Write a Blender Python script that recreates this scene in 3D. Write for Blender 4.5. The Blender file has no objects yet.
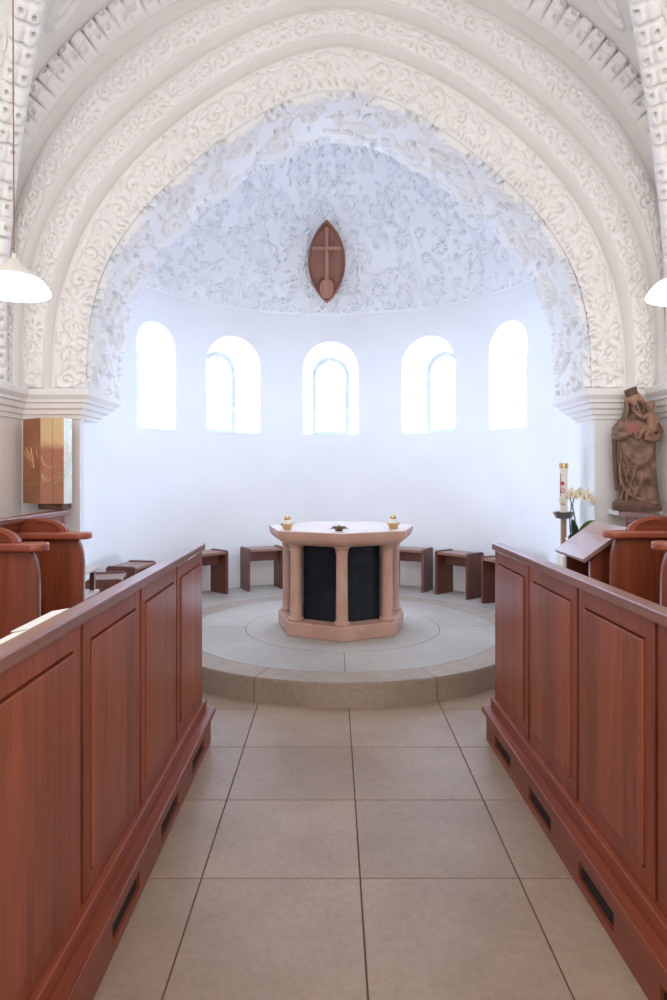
import bpy, bmesh, math, random
import numpy as np
from mathutils import Vector, Matrix

PI = math.pi
R = math.radians
rnd = random.Random(11)
scene = bpy.context.scene
C = scene.collection

# ------------------------------------------------------------------ materials
def new_mat(name):
    m = bpy.data.materials.new(name)
    m.use_nodes = True
    nt = m.node_tree
    for n in list(nt.nodes):
        nt.nodes.remove(n)
    out = nt.nodes.new('ShaderNodeOutputMaterial')
    b = nt.nodes.new('ShaderNodeBsdfPrincipled')
    nt.links.new(b.outputs[0], out.inputs[0])
    return m, nt, b, out

def N(nt, typ, **kw):
    n = nt.nodes.new(typ)
    for k, v in kw.items():
        if k.startswith('_'):
            setattr(n, k[1:], v)
        else:
            n.inputs[k.replace('__', ' ')].default_value = v
    return n

def rgb(r, g, b):
    f = lambda c: (c / 255 / 12.92) if c / 255 <= .04045 else ((c / 255 + .055) / 1.055) ** 2.4
    return (f(r), f(g), f(b), 1)

def ramp(nt, fac, stops):
    n = nt.nodes.new('ShaderNodeValToRGB')
    e = n.color_ramp.elements
    e[0].position, e[0].color = stops[0]
    e[1].position, e[1].color = stops[-1]
    for p, c in stops[1:-1]:
        x = e.new(p)
        x.color = c
    nt.links.new(fac, n.inputs[0])
    return n

def coords(nt, scale=(1, 1, 1), kind='Object'):
    tc = nt.nodes.new('ShaderNodeTexCoord')
    mp = nt.nodes.new('ShaderNodeMapping')
    mp.inputs['Scale'].default_value = scale
    nt.links.new(tc.outputs[kind], mp.inputs[0])
    return mp.outputs[0]

def plain(name, col, rough=.6, metal=0., noise=.08, nscale=9., bump=0., coat=0.):
    m, nt, b, out = new_mat(name)
    v = coords(nt)
    nz = N(nt, 'ShaderNodeTexNoise', Scale=nscale, Detail=5.)
    nt.links.new(v, nz.inputs['Vector'])
    lo = tuple(c * (1 - noise * 2) for c in col[:3]) + (1,)
    hi = tuple(min(1, c * (1 + noise)) for c in col[:3]) + (1,)
    cr = ramp(nt, nz.outputs[0], [(.3, lo), (.7, hi)])
    nt.links.new(cr.outputs[0], b.inputs['Base Color'])
    b.inputs['Roughness'].default_value = rough
    b.inputs['Metallic'].default_value = metal
    b.inputs['Coat Weight'].default_value = coat
    b.inputs['Coat Roughness'].default_value = .25
    if bump:
        bp = N(nt, 'ShaderNodeBump', Strength=bump, Distance=.01)
        nz2 = N(nt, 'ShaderNodeTexNoise', Scale=nscale * 6, Detail=4.)
        nt.links.new(v, nz2.inputs['Vector'])
        nt.links.new(nz2.outputs[0], bp.inputs['Height'])
        nt.links.new(bp.outputs[0], b.inputs['Normal'])
    return m

def wood(name, dark, light, axis='Z', rough=.42, plank=0., plank_axis=1, coat=.06, scale=1.):
    """grain runs along axis; plank > 0 tints boards of that width along plank_axis"""
    m, nt, b, out = new_mat(name)
    s = {'X': (1.2, 22, 22), 'Y': (22, 1.2, 22), 'Z': (22, 22, 1.2)}[axis]
    v = coords(nt, tuple(q * scale for q in s))
    nz = N(nt, 'ShaderNodeTexNoise', Scale=2.2, Detail=7., Roughness=.62, Distortion=.5)
    nt.links.new(v, nz.inputs['Vector'])
    v2 = coords(nt, tuple(q * .32 * scale for q in s))
    nz2 = N(nt, 'ShaderNodeTexNoise', Scale=1.3, Detail=3.)
    nt.links.new(v2, nz2.inputs['Vector'])
    mx = N(nt, 'ShaderNodeMath', _operation='MULTIPLY_ADD')
    mx.inputs[1].default_value = .55
    nt.links.new(nz.outputs[0], mx.inputs[0])
    m2 = N(nt, 'ShaderNodeMath', _operation='MULTIPLY')
    m2.inputs[1].default_value = .45
    nt.links.new(nz2.outputs[0], m2.inputs[0])
    nt.links.new(m2.outputs[0], mx.inputs[2])
    fac = mx.outputs[0]
    if plank:
        sp = nt.nodes.new('ShaderNodeSeparateXYZ')
        nt.links.new(coords(nt), sp.inputs[0])
        dv = N(nt, 'ShaderNodeMath', _operation='DIVIDE')
        dv.inputs[1].default_value = plank
        nt.links.new(sp.outputs[plank_axis], dv.inputs[0])
        fl = N(nt, 'ShaderNodeMath', _operation='FLOOR')
        nt.links.new(dv.outputs[0], fl.inputs[0])
        wn = N(nt, 'ShaderNodeTexWhiteNoise', _noise_dimensions='1D')
        nt.links.new(fl.outputs[0], wn.inputs['W'])
        m3 = N(nt, 'ShaderNodeMath', _operation='MULTIPLY_ADD')
        m3.inputs[1].default_value = .14
        nt.links.new(wn.outputs[0], m3.inputs[0])
        sb = N(nt, 'ShaderNodeMath', _operation='SUBTRACT')
        sb.inputs[1].default_value = .07
        nt.links.new(fac, sb.inputs[0])
        nt.links.new(sb.outputs[0], m3.inputs[2])
        fac = m3.outputs[0]
    cr = ramp(nt, fac, [(.30, dark), (.70, light)])
    nt.links.new(cr.outputs[0], b.inputs['Base Color'])
    b.inputs['Roughness'].default_value = rough
    b.inputs['Coat Weight'].default_value = coat
    b.inputs['Coat Roughness'].default_value = .3
    bp = N(nt, 'ShaderNodeBump', Strength=.08, Distance=.004)
    nt.links.new(nz.outputs[0], bp.inputs['Height'])
    nt.links.new(bp.outputs[0], b.inputs['Normal'])
    return m

def stone(name, base, var, rough=.5, scale=2.5, speck=.25, island=.06):
    m, nt, b, out = new_mat(name)
    v = coords(nt)
    nz = N(nt, 'ShaderNodeTexNoise', Scale=scale, Detail=8., Roughness=.65)
    nt.links.new(v, nz.inputs['Vector'])
    cr = ramp(nt, nz.outputs[0], [(.3, var), (.7, base)])
    nz2 = N(nt, 'ShaderNodeTexNoise', Scale=scale * 22, Detail=4., Roughness=.7)
    nt.links.new(v, nz2.inputs['Vector'])
    cr2 = ramp(nt, nz2.outputs[0], [(.3, (1 - speck, 1 - speck, 1 - speck, 1)), (.6, (1, 1, 1, 1))])
    mm = N(nt, 'ShaderNodeMix', _data_type='RGBA', _blend_type='MULTIPLY')
    mm.inputs[0].default_value = 1
    nt.links.new(cr.outputs[0], mm.inputs[6])
    nt.links.new(cr2.outputs[0], mm.inputs[7])
    col = mm.outputs[2]
    if island:
        g = nt.nodes.new('ShaderNodeNewGeometry')
        hs = N(nt, 'ShaderNodeMapRange')
        hs.inputs['To Min'].default_value = 1 - island
        hs.inputs['To Max'].default_value = 1 + island
        nt.links.new(g.outputs['Random Per Island'], hs.inputs[0])
        h = N(nt, 'ShaderNodeHueSaturation')
        nt.links.new(hs.outputs[0], h.inputs['Value'])
        nt.links.new(col, h.inputs['Color'])
        col = h.outputs[0]
    nt.links.new(col, b.inputs['Base Color'])
    b.inputs['Roughness'].default_value = rough
    bp = N(nt, 'ShaderNodeBump', Strength=.05, Distance=.004)
    nt.links.new(nz2.outputs[0], bp.inputs['Height'])
    nt.links.new(bp.outputs[0], b.inputs['Normal'])
    return m

def plaster(name, col, dirt_shade=0., low=.4, high=.5, dirt_shade_col=(.36, .28, .22, 1)):
    m, nt, b, out = new_mat(name)
    v = coords(nt)
    nz = N(nt, 'ShaderNodeTexNoise', Scale=1.6, Detail=6.)
    nt.links.new(v, nz.inputs['Vector'])
    cr = ramp(nt, nz.outputs[0], [(.3, tuple(c * .95 for c in col[:3]) + (1,)), (.7, col)])
    c = cr.outputs[0]
    if dirt_shade:  # crevice tint: dust on the cream, painted relief shade on the white
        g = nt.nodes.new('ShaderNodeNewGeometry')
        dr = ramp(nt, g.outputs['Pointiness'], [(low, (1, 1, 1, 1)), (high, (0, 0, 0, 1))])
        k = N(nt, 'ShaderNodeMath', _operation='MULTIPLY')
        k.inputs[1].default_value = dirt_shade
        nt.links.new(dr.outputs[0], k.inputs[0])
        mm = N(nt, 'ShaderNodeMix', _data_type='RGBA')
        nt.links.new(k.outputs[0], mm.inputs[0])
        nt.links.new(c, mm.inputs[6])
        mm.inputs[7].default_value = dirt_shade_col
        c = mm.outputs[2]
    nt.links.new(c, b.inputs['Base Color'])
    b.inputs['Roughness'].default_value = .85
    bp = N(nt, 'ShaderNodeBump', Strength=.12, Distance=.003)
    nz2 = N(nt, 'ShaderNodeTexNoise', Scale=45., Detail=5.)
    nt.links.new(v, nz2.inputs['Vector'])
    nt.links.new(nz2.outputs[0], bp.inputs['Height'])
    nt.links.new(bp.outputs[0], b.inputs['Normal'])
    return m

def emission(name, col, strength):
    m, nt, b, out = new_mat(name)
    nt.nodes.remove(b)
    e = N(nt, 'ShaderNodeEmission', Color=col, Strength=strength)
    nt.links.new(e.outputs[0], out.inputs[0])
    return m

WINDOW_STRENGTH = 15.0
def glass_pane():
    """daylit opal panes behind a fine diamond net of lead"""
    m, nt, b, out = new_mat('daylit_glass')
    nt.nodes.remove(b)
    sp = nt.nodes.new('ShaderNodeSeparateXYZ')
    nt.links.new(coords(nt), sp.inputs[0])
    def wave(sgn):
        a = N(nt, 'ShaderNodeMath', _operation='MULTIPLY_ADD')
        a.inputs[1].default_value = 1.25 * sgn
        nt.links.new(sp.outputs[0], a.inputs[0])
        nt.links.new(sp.outputs[2], a.inputs[2])
        q = N(nt, 'ShaderNodeMath', _operation='PINGPONG')
        q.inputs[1].default_value = .045
        nt.links.new(a.outputs[0], q.inputs[0])
        return q.outputs[0]
    mn = N(nt, 'ShaderNodeMath', _operation='MAXIMUM')
    nt.links.new(wave(1), mn.inputs[0])
    nt.links.new(wave(-1), mn.inputs[1])
    cr = ramp(nt, mn.outputs[0], [(.0405, (1, 1, 1, 1)), (.043, (0, 0, 0, 1))])
    mp = N(nt, 'ShaderNodeMapRange')
    mp.inputs['To Min'].default_value = .80
    mp.inputs['To Max'].default_value = WINDOW_STRENGTH
    nt.links.new(cr.outputs[0], mp.inputs[0])
    e = N(nt, 'ShaderNodeEmission', Color=(.62, .765, 1.12, 1))
    nt.links.new(mp.outputs[0], e.inputs[1])
    nt.links.new(e.outputs[0], out.inputs[0])
    return m

M = {}
M['plaster'] = plaster('white_limewash', (.86, .86, .86, 1))
M['cream'] = plaster('cream_plaster', (.87, .858, .842, 1))
M['carved_white'] = plaster('carved_white_stucco', (.90, .90, .90, 1), .40, .41, .487, (.46, .48, .57, 1))  # blue-grey crevices put the relief's shade into the colour
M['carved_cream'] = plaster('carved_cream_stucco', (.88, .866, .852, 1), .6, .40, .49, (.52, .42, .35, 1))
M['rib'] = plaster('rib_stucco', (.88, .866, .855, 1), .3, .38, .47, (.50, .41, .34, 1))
M['glass'] = glass_pane()
M['tile'] = stone('floor_limestone', rgb(176, 154, 134), rgb(152, 131, 112), .42, 1.6, .16, .06)
M['grout'] = plain('grout', rgb(92, 76, 62), .9)
M['step'] = stone('platform_limestone', rgb(186, 178, 166), rgb(164, 156, 146), .5, 1.6, .16, .05)
M['riser'] = stone('riser_limestone', rgb(176, 160, 144), rgb(154, 138, 122), .55, 1.8, .2, .05)
M['pink'] = stone('pink_limestone', rgb(212, 172, 154), rgb(194, 150, 132), .42, 3.5, .16, 0)
M['pinktop'] = stone('polished_altar_top_glare', rgb(232, 216, 206), rgb(220, 200, 190), .22, 3., .08, 0)  # same pink stone, paler: light falling on the top is painted in
def green_marble():
    m, nt, b, out = new_mat('dark_green_marble')
    v = coords(nt)
    nz = N(nt, 'ShaderNodeTexNoise', Scale=4.2, Detail=9., Roughness=.68, Distortion=1.4)
    nt.links.new(v, nz.inputs['Vector'])
    cr = ramp(nt, nz.outputs[0], [(.35, rgb(12, 18, 26)), (.55, rgb(22, 34, 44)), (.66, rgb(32, 46, 56)), (.73, rgb(130, 145, 145))])
    nt.links.new(cr.outputs[0], b.inputs['Base Color'])
    b.inputs['Roughness'].default_value = .3
    return m
M['green'] = green_marble()
RD, RL = rgb(98, 42, 22), rgb(158, 79, 47)
M['wz'] = wood('red_wood_vertical', RD, RL, 'Z')
M['wzp'] = wood('red_wood_boards', RD, rgb(166, 86, 52), 'Z', .40, .098, 1)
M['wy'] = wood('red_wood_lengthwise', RD, RL, 'Y')
M['wx'] = wood('red_wood_crosswise', RD, RL, 'X')
M['cap'] = wood('worn_cap_wood', rgb(104, 56, 44), rgb(152, 98, 82), 'Y', .33, coat=.4)
M['wdark'] = wood('shade_darkened_wood', rgb(48, 16, 10), rgb(74, 28, 18), 'Z', .6)  # red wood darkened; shade in slots and lectern is put into the colour
M['arm'] = wood('arm_wood', rgb(140, 68, 48), rgb(184, 104, 78), 'X', .3, coat=.5)
M['stool'] = wood('stool_wood', rgb(76, 39, 28), rgb(120, 69, 50), 'Z', .42)
M['stoolx'] = wood('stool_seat_wood', rgb(110, 72, 58), rgb(158, 116, 98), 'X', .36, coat=.3)
M['desk'] = wood('desk_top_wood', rgb(140, 100, 88), rgb(180, 142, 130), 'Y', .30, coat=.6)
M['frame'] = plain('shade_grey_window_frame', (.52, .55, .60, 1), .7)  # frame greyed: shade around the panes is put into its colour
M['black'] = plain('vent_shade', rgb(22, 16, 14), .9)  # near-black stands for the shade inside the plinth vents
def figure_mat():
    m, nt, b, out = new_mat('carved_statue_wood')
    v = coords(nt)
    nz = N(nt, 'ShaderNodeTexNoise', Scale=14., Detail=6.)
    nt.links.new(v, nz.inputs['Vector'])
    base = ramp(nt, nz.outputs[0], [(.32, rgb(92, 68, 54)), (.68, rgb(146, 112, 92))])
    sp = nt.nodes.new('ShaderNodeSeparateXYZ')
    nt.links.new(v, sp.inputs[0])
    fr_m = N(nt, 'ShaderNodeMath', _operation='MULTIPLY_ADD')
    fr_m.inputs[1].default_value = -1.6
    nt.links.new(sp.outputs[1], fr_m.inputs[0])
    nt.links.new(sp.outputs[2], fr_m.inputs[2])
    hz_ = ramp(nt, fr_m.outputs[0], [(.765, (0, 0, 0, 1)), (.80, (1, 1, 1, 1))])        # worn flesh tint of the head
    m1 = N(nt, 'ShaderNodeMix', _data_type='RGBA')
    nt.links.new(hz_.outputs[0], m1.inputs[0])
    nt.links.new(base.outputs[0], m1.inputs[6])
    m1.inputs[7].default_value = rgb(176, 138, 116)
    ds = N(nt, 'ShaderNodeVectorMath', _operation='DISTANCE')                           # faded red of the bodice
    nt.links.new(v, ds.inputs[0])
    ds.inputs[1].default_value = (-.012, -.085, .545)
    rd = ramp(nt, ds.outputs['Value'], [(.030, (.75, .75, .75, 1)), (.056, (0, 0, 0, 1))])
    m2 = N(nt, 'ShaderNodeMix', _data_type='RGBA')
    nt.links.new(rd.outputs[0], m2.inputs[0])
    nt.links.new(m1.outputs[2], m2.inputs[6])
    m2.inputs[7].default_value = rgb(160, 76, 64)
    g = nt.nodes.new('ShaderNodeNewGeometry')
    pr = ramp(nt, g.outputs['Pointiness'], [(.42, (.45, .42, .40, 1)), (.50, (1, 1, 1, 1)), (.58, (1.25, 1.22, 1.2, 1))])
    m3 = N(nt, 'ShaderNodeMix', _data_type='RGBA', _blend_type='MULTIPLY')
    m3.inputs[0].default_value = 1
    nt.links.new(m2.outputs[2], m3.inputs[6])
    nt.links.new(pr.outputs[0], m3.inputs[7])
    nt.links.new(m3.outputs[2], b.inputs['Base Color'])
    b.inputs['Roughness'].default_value = .5
    return m
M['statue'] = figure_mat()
M['statue_light'] = plain('worn_flesh_wood', rgb(150, 112, 90), .55, 0, .12, 22, .1)
M['statue_dark'] = plain('dark_statue_wood', rgb(104, 72, 56), .6, 0, .2, 12, .3)
M['red_paint'] = plain('faded_red_paint', rgb(160, 70, 58), .6, 0, .15, 18)
M['relief'] = wood('relief_wood', rgb(112, 66, 52), rgb(158, 104, 84), 'Z', .5, scale=1.4)
M['relief_light'] = wood('relief_light_wood', rgb(140, 90, 72), rgb(182, 128, 106), 'Z', .5, scale=1.4)
M['copper'] = plain('copper_sheet', rgb(206, 150, 116), .27, 1., .10, 5)
M['gold'] = plain('gold_sheet', rgb(236, 196, 140), .2, 1., .06, 5)
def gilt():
    m, nt, b, out = new_mat('gilt_with_reflection')
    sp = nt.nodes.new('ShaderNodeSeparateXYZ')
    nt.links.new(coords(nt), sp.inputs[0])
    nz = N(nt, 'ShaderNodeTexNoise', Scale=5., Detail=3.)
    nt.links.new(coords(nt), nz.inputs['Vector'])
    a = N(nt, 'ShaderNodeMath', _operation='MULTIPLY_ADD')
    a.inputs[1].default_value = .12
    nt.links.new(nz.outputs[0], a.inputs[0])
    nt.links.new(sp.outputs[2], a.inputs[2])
    cr = ramp(nt, a.outputs[0], [(.10, rgb(206, 146, 116)), (.46, rgb(192, 130, 104)), (.52, rgb(240, 200, 150)), (.7, rgb(246, 214, 160))])  # copper tone low down paints the reflection of the wooden stalls
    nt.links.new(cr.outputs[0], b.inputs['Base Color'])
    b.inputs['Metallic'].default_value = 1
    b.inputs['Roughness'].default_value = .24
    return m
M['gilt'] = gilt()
M['pale_facet'] = plain('copper_with_reflection', rgb(226, 228, 212), .25, 1., .08, 5)  # copper facet with its pale reflection painted into the colour
M['brass'] = plain('brass', rgb(214, 182, 136), .22, 1., .06, 12)
M['engrave'] = plain('bright_engraving', rgb(250, 226, 186), .35, 1., .02, 10)
M['bronze'] = plain('dark_bronze', rgb(120, 88, 62), .42, .5, .2, 40)
M['pewter'] = plain('pewter', rgb(132, 118, 112), .35, .8, .1, 20)
M['post'] = wood('candle_post_wood', rgb(140, 108, 78), rgb(188, 152, 118), 'Z', .4)
M['wax'] = plain('ivory_wax', rgb(240, 232, 214), .45, 0, .03, 6)
M['red'] = plain('red_wax', rgb(206, 40, 56), .5)
M['purple'] = plain('purple_wax', rgb(140, 70, 150), .5)
M['petal'] = plain('orchid_petal', rgb(246, 244, 236), .6, 0, .03, 30)
M['lip'] = plain('orchid_lip', rgb(226, 190, 110), .6)
M['leaf'] = plain('orchid_leaf', rgb(40, 78, 52), .4, 0, .2, 10)
M['leaf2'] = plain('young_orchid_leaf', rgb(92, 122, 60), .4, 0, .2, 10)
M['stem'] = plain('orchid_stem', rgb(66, 84, 62), .5)
M['pot'] = plain('white_glazed_pot', rgb(236, 232, 226), .25)
M['cloth'] = plain('cream_cloth', rgb(236, 228, 214), .9, 0, .08, 26, .5)
M['paper'] = plain('white_paper', rgb(244, 240, 236), .8, 0, .03, 3)
M['pale_wood'] = wood('pale_table_wood', rgb(196, 172, 156), rgb(226, 208, 194), 'Y', .35, coat=.4)
M['enamel'] = plain('white_enamel', rgb(226, 220, 212), .5, 0, .02, 5)
M['cord'] = plain('brown_flex', rgb(150, 112, 84), .7)
M['bulb'] = emission('lit_opal_shade', (1., .95, .88, 1), 9.)
M['iron'] = plain('iron', rgb(60, 52, 48), .5, .8)

# ------------------------------------------------------------------ object helpers
def tag(o, label=None, cat=None, group=None, kind=None):
    if label: o['label'] = label
    if cat: o['category'] = cat
    if group: o['group'] = group
    if kind: o['kind'] = kind
    return o

def thing(name, label, cat, loc=(0, 0, 0), rz=0, group=None):
    o = bpy.data.objects.new(name, None)
    C.objects.link(o)
    o.location = loc
    o.rotation_euler = (0, 0, rz)
    o.empty_display_size = .1
    return tag(o, label, cat, group)

def base_of(o):
    v = Vector((0, 0, 0))
    while o:
        v += o.location
        o = o.parent
    return v

def link(name, me, mat, parent=None, world=False, smooth=None):
    if mat is not None and not me.materials:
        me.materials.append(mat)
    o = bpy.data.objects.new(name, me)
    C.objects.link(o)
    if world and parent:
        me.transform(Matrix.Translation(-base_of(parent)))
    if parent: o.parent = parent
    if smooth is not None:
        me.polygons.foreach_set('use_smooth', [True] * len(me.polygons))
        if smooth < 180:
            me.set_sharp_from_angle(angle=R(smooth))
    return o

class MB:
    def __init__(s):
        s.bm = bmesh.new()
    def box(s, x0, x1, y0, y1, z0, z1, bev=0., seg=2):
        b = bmesh.new()
        r = bmesh.ops.create_cube(b, size=1)
        for v in b.verts:
            v.co = ((x0 + x1) / 2 + v.co.x * (x1 - x0), (y0 + y1) / 2 + v.co.y * (y1 - y0), (z0 + z1) / 2 + v.co.z * (z1 - z0))
        if bev:
            bmesh.ops.bevel(b, geom=b.edges[:], offset=bev, segments=seg, profile=.5, affect='EDGES')
        s.add(b)
        return s
    def add(s, b, mx=None):
        me = bpy.data.meshes.new('tmp')
        b.to_mesh(me)
        b.free()
        if mx is not None: me.transform(mx)
        s.bm.from_mesh(me)
        bpy.data.meshes.remove(me)
    def prism(s, poly, axis, a, b_, bev=0., seg=2):
        """poly of 2D points extruded along axis from a to b_"""
        b = bmesh.new()
        def P(p, t):
            if axis == 'Y': return (p[0], t, p[1])
            if axis == 'X': return (t, p[0], p[1])
            return (p[0], p[1], t)
        v0 = [b.verts.new(P(p, a)) for p in poly]
        v1 = [b.verts.new(P(p, b_)) for p in poly]
        n = len(poly)
        b.faces.new(v0)
        b.faces.new(v1[::-1])
        for i in range(n):
            b.faces.new((v0[i], v1[i], v1[(i + 1) % n], v0[(i + 1) % n]))
        bmesh.ops.recalc_face_normals(b, faces=b.faces[:])
        if bev:
            es = [e for e in b.edges if (e.verts[0] in v0 and e.verts[1] in v0) or (e.verts[0] in v1 and e.verts[1] in v1)]
            bmesh.ops.bevel(b, geom=es, offset=bev, segments=seg, profile=.5, affect='EDGES')
        s.add(b)
        return s
    def lathe(s, prof, c=(0, 0, 0), seg=24, rot=0., close=True):
        b = bmesh.new()
        rings = []
        for r_, z in prof:
            if r_ < 1e-5:
                rings.append([b.verts.new((c[0], c[1], c[2] + z))])
            else:
                rings.append([b.verts.new((c[0] + r_ * math.sin(rot + 2 * PI * i / seg), c[1] - r_ * math.cos(rot + 2 * PI * i / seg), c[2] + z)) for i in range(seg)])
        for q0, q1 in zip(rings, rings[1:]):
            for i in range(seg):
                j = (i + 1) % seg
                if len(q0) == 1 and len(q1) == 1: continue
                if len(q0) == 1: b.faces.new((q0[0], q1[j], q1[i]))
                elif len(q1) == 1: b.faces.new((q0[i], q0[j], q1[0]))
                else: b.faces.new((q0[i], q0[j], q1[j], q1[i]))
        if close:
            for q in (rings[0], rings[-1]):
                if len(q) > 2: b.faces.new(q)
        bmesh.ops.recalc_face_normals(b, faces=b.faces[:])
        s.add(b)
        return s
    def tube(s, pts, rad, seg=8, flat=1.):
        """tube along points; rad a number or a list"""
        b = bmesh.new()
        pts = [Vector(p) for p in pts]
        n = len(pts)
        rr = [rad] * n if not hasattr(rad, '__len__') else list(rad)
        up = None
        rings = []
        for i, p in enumerate(pts):
            d = (pts[min(i + 1, n - 1)] - pts[max(i - 1, 0)]).normalized()
            if up is None:
                up = Vector((0, 0, 1)) if abs(d.z) < .9 else Vector((1, 0, 0))
            a = d.cross(up)
            a = a.normalized() if a.length > 1e-6 else d.orthogonal().normalized()
            e = a.cross(d).normalized()
            up = e
            rings.append([b.verts.new(p + (a * math.cos(2 * PI * k / seg) + e * flat * math.sin(2 * PI * k / seg)) * rr[i]) for k in range(seg)])
        for q0, q1 in zip(rings, rings[1:]):
            for i in range(seg):
                j = (i + 1) % seg
                b.faces.new((q0[i], q0[j], q1[j], q1[i]))
        b.faces.new(rings[0][::-1])
        b.faces.new(rings[-1])
        bmesh.ops.recalc_face_normals(b, faces=b.faces[:])
        s.add(b)
        return s
    def ball(s, c, r, sx=1, sy=1, sz=1, rot=None, u=16, v=10):
        b = bmesh.new()
        bmesh.ops.create_uvsphere(b, u_segments=u, v_segments=v, radius=r)
        mx = Matrix.Translation(c)
        if rot: mx = mx @ rot
        mx = mx @ Matrix.Diagonal((sx, sy, sz, 1))
        s.add(b, mx)
        return s
    def mesh(s, name):
        me = bpy.data.meshes.new(name)
        s.bm.to_mesh(me)
        s.bm.free()
        return me
    def build(s, name, mat, parent=None, world=False, smooth=None):
        return link(name, s.mesh(name), mat, parent, world, smooth)

def struct(o, label=None):
    o['kind'] = 'structure'
    if label: o['label'] = label
    return o

def copy_tree(o, parent=None):
    c = o.copy()
    C.objects.link(c)
    if parent: c.parent = parent
    for ch in list(o.children):
        copy_tree(ch, c)
    return c

def grid_mesh(name, P, mat, smooth=50, flip=False):
    nu, nv = P.shape[:2]
    me = bpy.data.meshes.new(name)
    nf = (nu - 1) * (nv - 1)
    idx = np.arange(nu * nv).reshape(nu, nv)
    q = np.stack([idx[:-1, :-1], idx[1:, :-1], idx[1:, 1:], idx[:-1, 1:]], -1).reshape(-1, 4)
    if flip: q = q[:, ::-1]
    me.vertices.add(nu * nv)
    me.vertices.foreach_set('co', P.reshape(-1).astype(np.float32))
    me.loops.add(nf * 4)
    me.loops.foreach_set('vertex_index', q.reshape(-1).astype(np.int32))
    me.polygons.add(nf)
    me.polygons.foreach_set('loop_start', np.arange(0, nf * 4, 4, dtype=np.int32))
    me.update(calc_edges=True)
    me.validate()
    return link(name, me, mat, None, False, smooth)

# ------------------------------------------------------------------ camera
H_EYE = 1.52
cam = bpy.data.cameras.new('camera')
cam.sensor_fit = 'VERTICAL'
cam.sensor_height = 36.
cam.sensor_width = 24.
cam.lens = 667 / 1000 * 36
cam.shift_y = -.028
cam.clip_start = .02
co = bpy.data.objects.new('camera', cam)
C.objects.link(co)
co.location = (0, 0, H_EYE)
co.rotation_euler = (PI / 2, 0, 0)
scene.camera = co

# ------------------------------------------------------------------ main dimensions (metres)
FOC = 667.
Y1, Y2 = 4.75, 5.50          # front and back faces of the triumphal arch
AX = .037                    # arch axis
APX, APY, APR = -.035, 6.05, 2.15
ZS = 3.445                   # spring of the half dome
ZI = 2.107                   # top of the imposts
XL, XR = -1.805, 1.859       # reveals of the arch
WL, WR = -2.22, 2.26         # side walls
PCX, PCY, PR, PZ = .08, 5.865, 1.58, .165

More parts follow.
